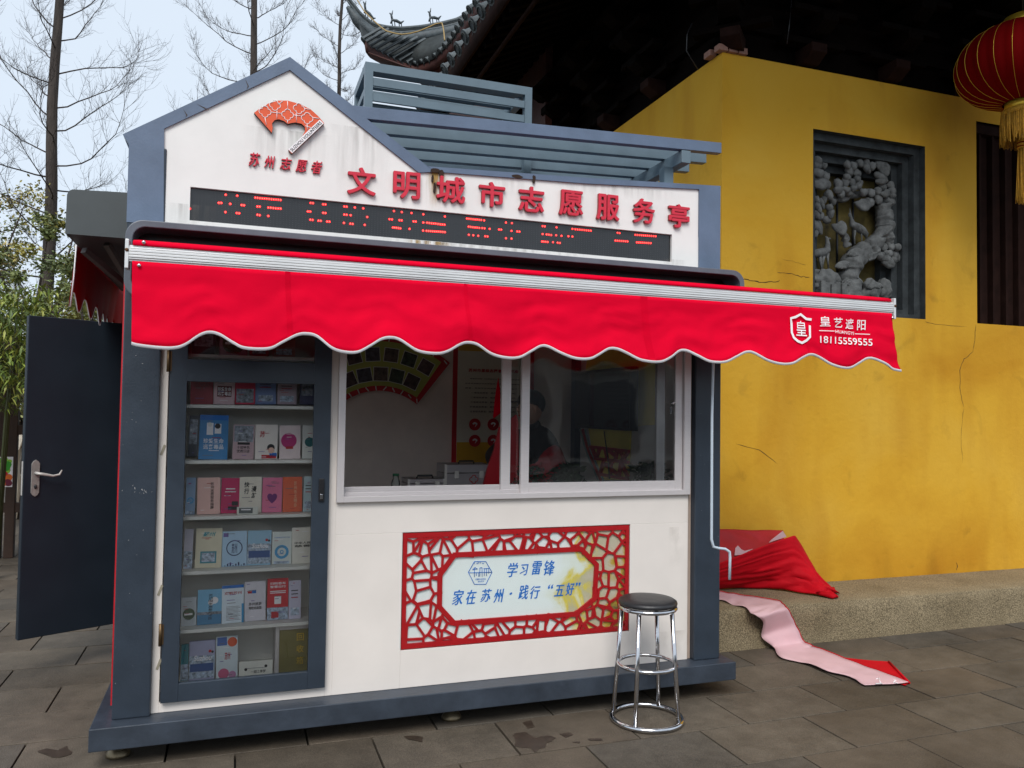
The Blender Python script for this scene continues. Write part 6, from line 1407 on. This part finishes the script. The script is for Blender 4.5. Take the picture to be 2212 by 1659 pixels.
LV = [mat('olive_leaf_%d' % i, c, .55, var=.3, vscale=3) for i, c in enumerate([(.22, .24, .06), (.33, .29, .07), (.15, .18, .05), (.40, .32, .10), (.10, .13, .045)])]
for m_ in LV:
    m_.node_tree.nodes['Principled BSDF'].inputs['Transmission Weight'].default_value = 0
def leaf_tree(px, Y, h, w_, label, seed, n=5200, name='leafy_tree', cols=None, cz=None):
    g = oY(px, 900, Y); rs = random.Random(seed); t = thing(name, label, 'tree', (g.x, Y, 0), group='leafy trees behind the open door'); cols = cols or LV
    b = MB(); b.tube([(g.x, Y, 0), (g.x + .1, Y, h * .3), (g.x - .1, Y, h * .6)], [.09, .07, .04], BARK, n=8); limbs = []
    for k in range(12):
        a = rs.uniform(0, 6.28); s_ = Vector((g.x, Y, h * rs.uniform(.25, .5))); e = Vector((g.x + math.cos(a) * w_ * rs.uniform(.4, .95), Y + math.sin(a) * w_ * rs.uniform(.3, .8), h * rs.uniform(.6, .98))); m1 = s_.lerp(e, .5) + Vector((0, 0, -.15)); b.tube([s_, m1, e], [.035, .022, .008], TWIG, n=5); limbs.append((s_, m1, e))
    b.build('trunk', t); b = MB()
    cl = []
    for k in range(48):
        s_, m1, e = rs.choice(limbs); u_ = rs.uniform(.3, 1.1); c = m1.lerp(e, u_) + Vector((rs.gauss(0, .25), rs.gauss(0, .25), rs.gauss(0, .2))) * w_ * .4; cl.append((c, rs.uniform(.18, .42) * w_ * .5, rs.choice(cols)))
    for k in range(6): c = Vector((g.x + rs.gauss(0, .3) * w_, Y + rs.gauss(0, .3), h * rs.uniform(.3, .6))); cl.append((c, w_ * .3, cols[0]))
    for c, r_, m_ in cl: leafy(b, c, n // 32, (r_, r_, r_ * .75), .062, [m_, m_, rs.choice(cols)], rs, .2)
    b.build('crown', t, kind='stuff')
leaf_tree(210, 12.0, 4.2, 1.5, 'olive-green leafy tree right of the bare trunk, under the side awning', 31, n=7000)
leaf_tree(45, 12.8, 4.5, 1.6, 'yellow-green leafy tree left of the bare trunk', 32, n=7000)
leaf_tree(130, 15, 4.3, 1.9, 'darker leafy tree straight behind the bare trunk', 33, n=5000, cols=LV[2:])
leaf_tree(-90, 15, 5.5, 2.2, 'leafy tree cut by the left edge of the picture', 34, n=5000)
leaf_tree(300, 17, 4.5, 2.2, 'leafy tree hidden mostly by the kiosk corner', 35, n=3500, cols=LV[1:4])
# hedge mass further back
b = MB(); rs = random.Random(77)
for k in range(90):
    c = Vector((rs.uniform(-14, 3), rs.uniform(19, 23), rs.uniform(.3, 3.2))); leafy(b, c, 60, (.9, .6, .6), .2, rs.choice(LV), rs, .2)
tag(b.build('far_shrubs', kind='stuff'), 'dark green shrubs filling the gaps far behind the trees', 'shrubs')
# bamboo
bc = oY(20, 800, 8.6); t = thing('bamboo', 'drooping yellow-green bamboo clump at the left edge beside the door', 'bamboo', (bc.x, 8.6, 0)); BL = [mat('bamboo_leaf_%d' % i, c, .5, var=.2) for i, c in enumerate([(.20, .25, .035), (.13, .19, .03), (.30, .32, .06), (.08, .12, .025)])]
for k in range(11):
    x = bc.x + rs.uniform(-.8, .38); y = 8.6 + rs.uniform(-.3, .4); b = MB(); x = min(x, bc.x - .02); b.tube([(x, y, 0), (x + .05, y, 1.5), (x + rs.uniform(-.2, .2), y, 2.7)], [.014, .012, .005], mat('bamboo_culm', (.045, .055, .02), .6), n=6); b.build('culm', t)
b = MB()
for k in range(6500):
    p = Vector((bc.x + rs.uniform(-1.0, .36), 8.6 + rs.uniform(-.5, .5), rs.choice((rs.uniform(1.55, 2.75), rs.uniform(1.75, 2.6))))); u = Vector((rs.uniform(-1, 1), rs.uniform(-1, 1), rs.uniform(-1.1, .1))).normalized(); s_ = u.cross(Vector((0, 0, 1))).normalized(); l = rs.uniform(.06, .13)
    b.add([p, p + u * l * .35 + s_ * .011, p + u * l + Vector((0, 0, -.015)), p + u * l * .35 - s_ * .011], [(0, 1, 2, 3)], rs.choice(BL))
b.build('foliage', t, kind='stuff')
# wooden pavilion fence with poster, at the far left
g = oY(20, 1085, 9.6); t = thing('timber_fence', 'dark brown timber railing with a fruit picture at the left edge', 'fence', (g.x, 9.6, 0))
def fp(px): return oY(px, 900, 9.6).x
for px in (-70, 2, 30, 62, 120):
    x = fp(px); b = MB(); b.box(x - .045, x + .045, 9.56, 9.64, 0, 2.3, WOODF); b.build('post', t, bevel=.005)
for z in (2.2, 1.33, .52):
    b = MB(); b.box(fp(-120), fp(150), 9.57, 9.63, z - .05, z + .05, WOODF); b.build('rail', t)
b = MB(); p, q_ = oY(0, 987, 9.55), oY(26, 1052, 9.55); b.box(p.x - .3, q_.x, 9.555, 9.565, q_.z, p.z, WINK); pic = b.build('picture_board', t)
b = MB(); rs = random.Random(8); FR = [flat('fruit_red', (200, 20, 35)), flat('fruit_orange', (225, 110, 30)), flat('fruit_green', (60, 160, 40)), flat('fruit_wine', (110, 20, 50)), flat('fruit_lime', (150, 205, 60))]
for k in range(110):
    cxx = rs.uniform(p.x - .28, q_.x - .03); czz = rs.uniform(q_.z + .03, p.z - .03); r_ = rs.uniform(.02, .04); hi = (czz - q_.z) / (p.z - q_.z); m_ = rs.choice(FR[2::2]) if hi > .55 else rs.choice(FR[:2] + FR[3:4])
    b.add([(cxx + r_ * math.cos(a * .785), 9.5535 - k * .00001, czz + r_ * math.sin(a * .785)) for a in range(8)], [tuple(range(8))], m_)
b.build('fruit_picture', pic)
# person beyond the fence
pg = oY(16, 940, 12); pr = thing('person', 'person in pale cream coat and bucket hat beyond the timber fence', 'person', (pg.x, 12, 0)); CR = mat('cream_coat', (.55, .50, .42), .8, var=.08); cx_, cy_ = pg.x, 12; hz = oY(16, 905, 12).z - .06
zs = hz - 1.56
pts = [((cx_, cy_, zs + .95), .17), ((cx_, cy_, zs + 1.2), .17), ((cx_, cy_, zs + 1.38), .14), ((cx_, cy_, zs + 1.48), .06), ((cx_ - .2, cy_, zs + 1.36), .07), ((cx_ - .27, cy_ - .03, zs + 1.08), .055), ((cx_ - .22, cy_ - .12, zs + .85), .045), ((cx_ + .2, cy_, zs + 1.36), .07), ((cx_ + .27, cy_ - .03, zs + 1.08), .055), ((cx_ + .22, cy_ - .12, zs + .85), .045), ((cx_ - .09, cy_, .75), .1), ((cx_ - .1, cy_, .4), .07), ((cx_ - .1, cy_ - .02, .06), .05), ((cx_ + .09, cy_, .75), .1), ((cx_ + .1, cy_, .4), .07), ((cx_ + .1, cy_ - .02, .06), .05)]
skin('body', pts, [(0, 1), (1, 2), (2, 3), (2, 4), (4, 5), (5, 6), (2, 7), (7, 8), (8, 9), (0, 10), (10, 11), (11, 12), (0, 13), (13, 14), (14, 15)], pr, CR, 1)
b = MB(); b.ball((cx_, cy_, hz), (.085, .09, .11), SKIN, sub=3); b.ball((cx_, cy_ - .09, hz - .01), (.013, .018, .02), SKIN); b.build('head', pr)
b = MB(); b.lathe([(.15, .03), (.10, .06), (.095, .12), (.0, .14)], (cx_, cy_, hz), CR, n=20); b.build('hat', pr)
# street front behind the photographer (seen mirrored in the glass and chrome)
t = thing('street_building', 'long grey shop building across the square, mirrored in the window glass', 'building', (2, -14, 0)); b = MB(); SB = mat('grey_render', (.22, .21, .20), .8); b.box(-14, 16, -18, -14, 0, 3.3, SB); b.build('wall', t)
b = MB(); b.box(-14.4, 16.4, -18.4, -13.4, 3.3, 3.6, TILE); b.build('roof', t)
for k in range(9):
    b = MB(); b.box(-13 + k * 3.2, -10.6 + k * 3.2, -13.99, -13.93, .3, 2.7, mat('dark_shopfront', (.03, .03, .035), .2)); b.build('window', t)
print('objects', len(bpy.data.objects), 'tris~', sum(len(m_.polygons) for m_ in bpy.data.meshes))
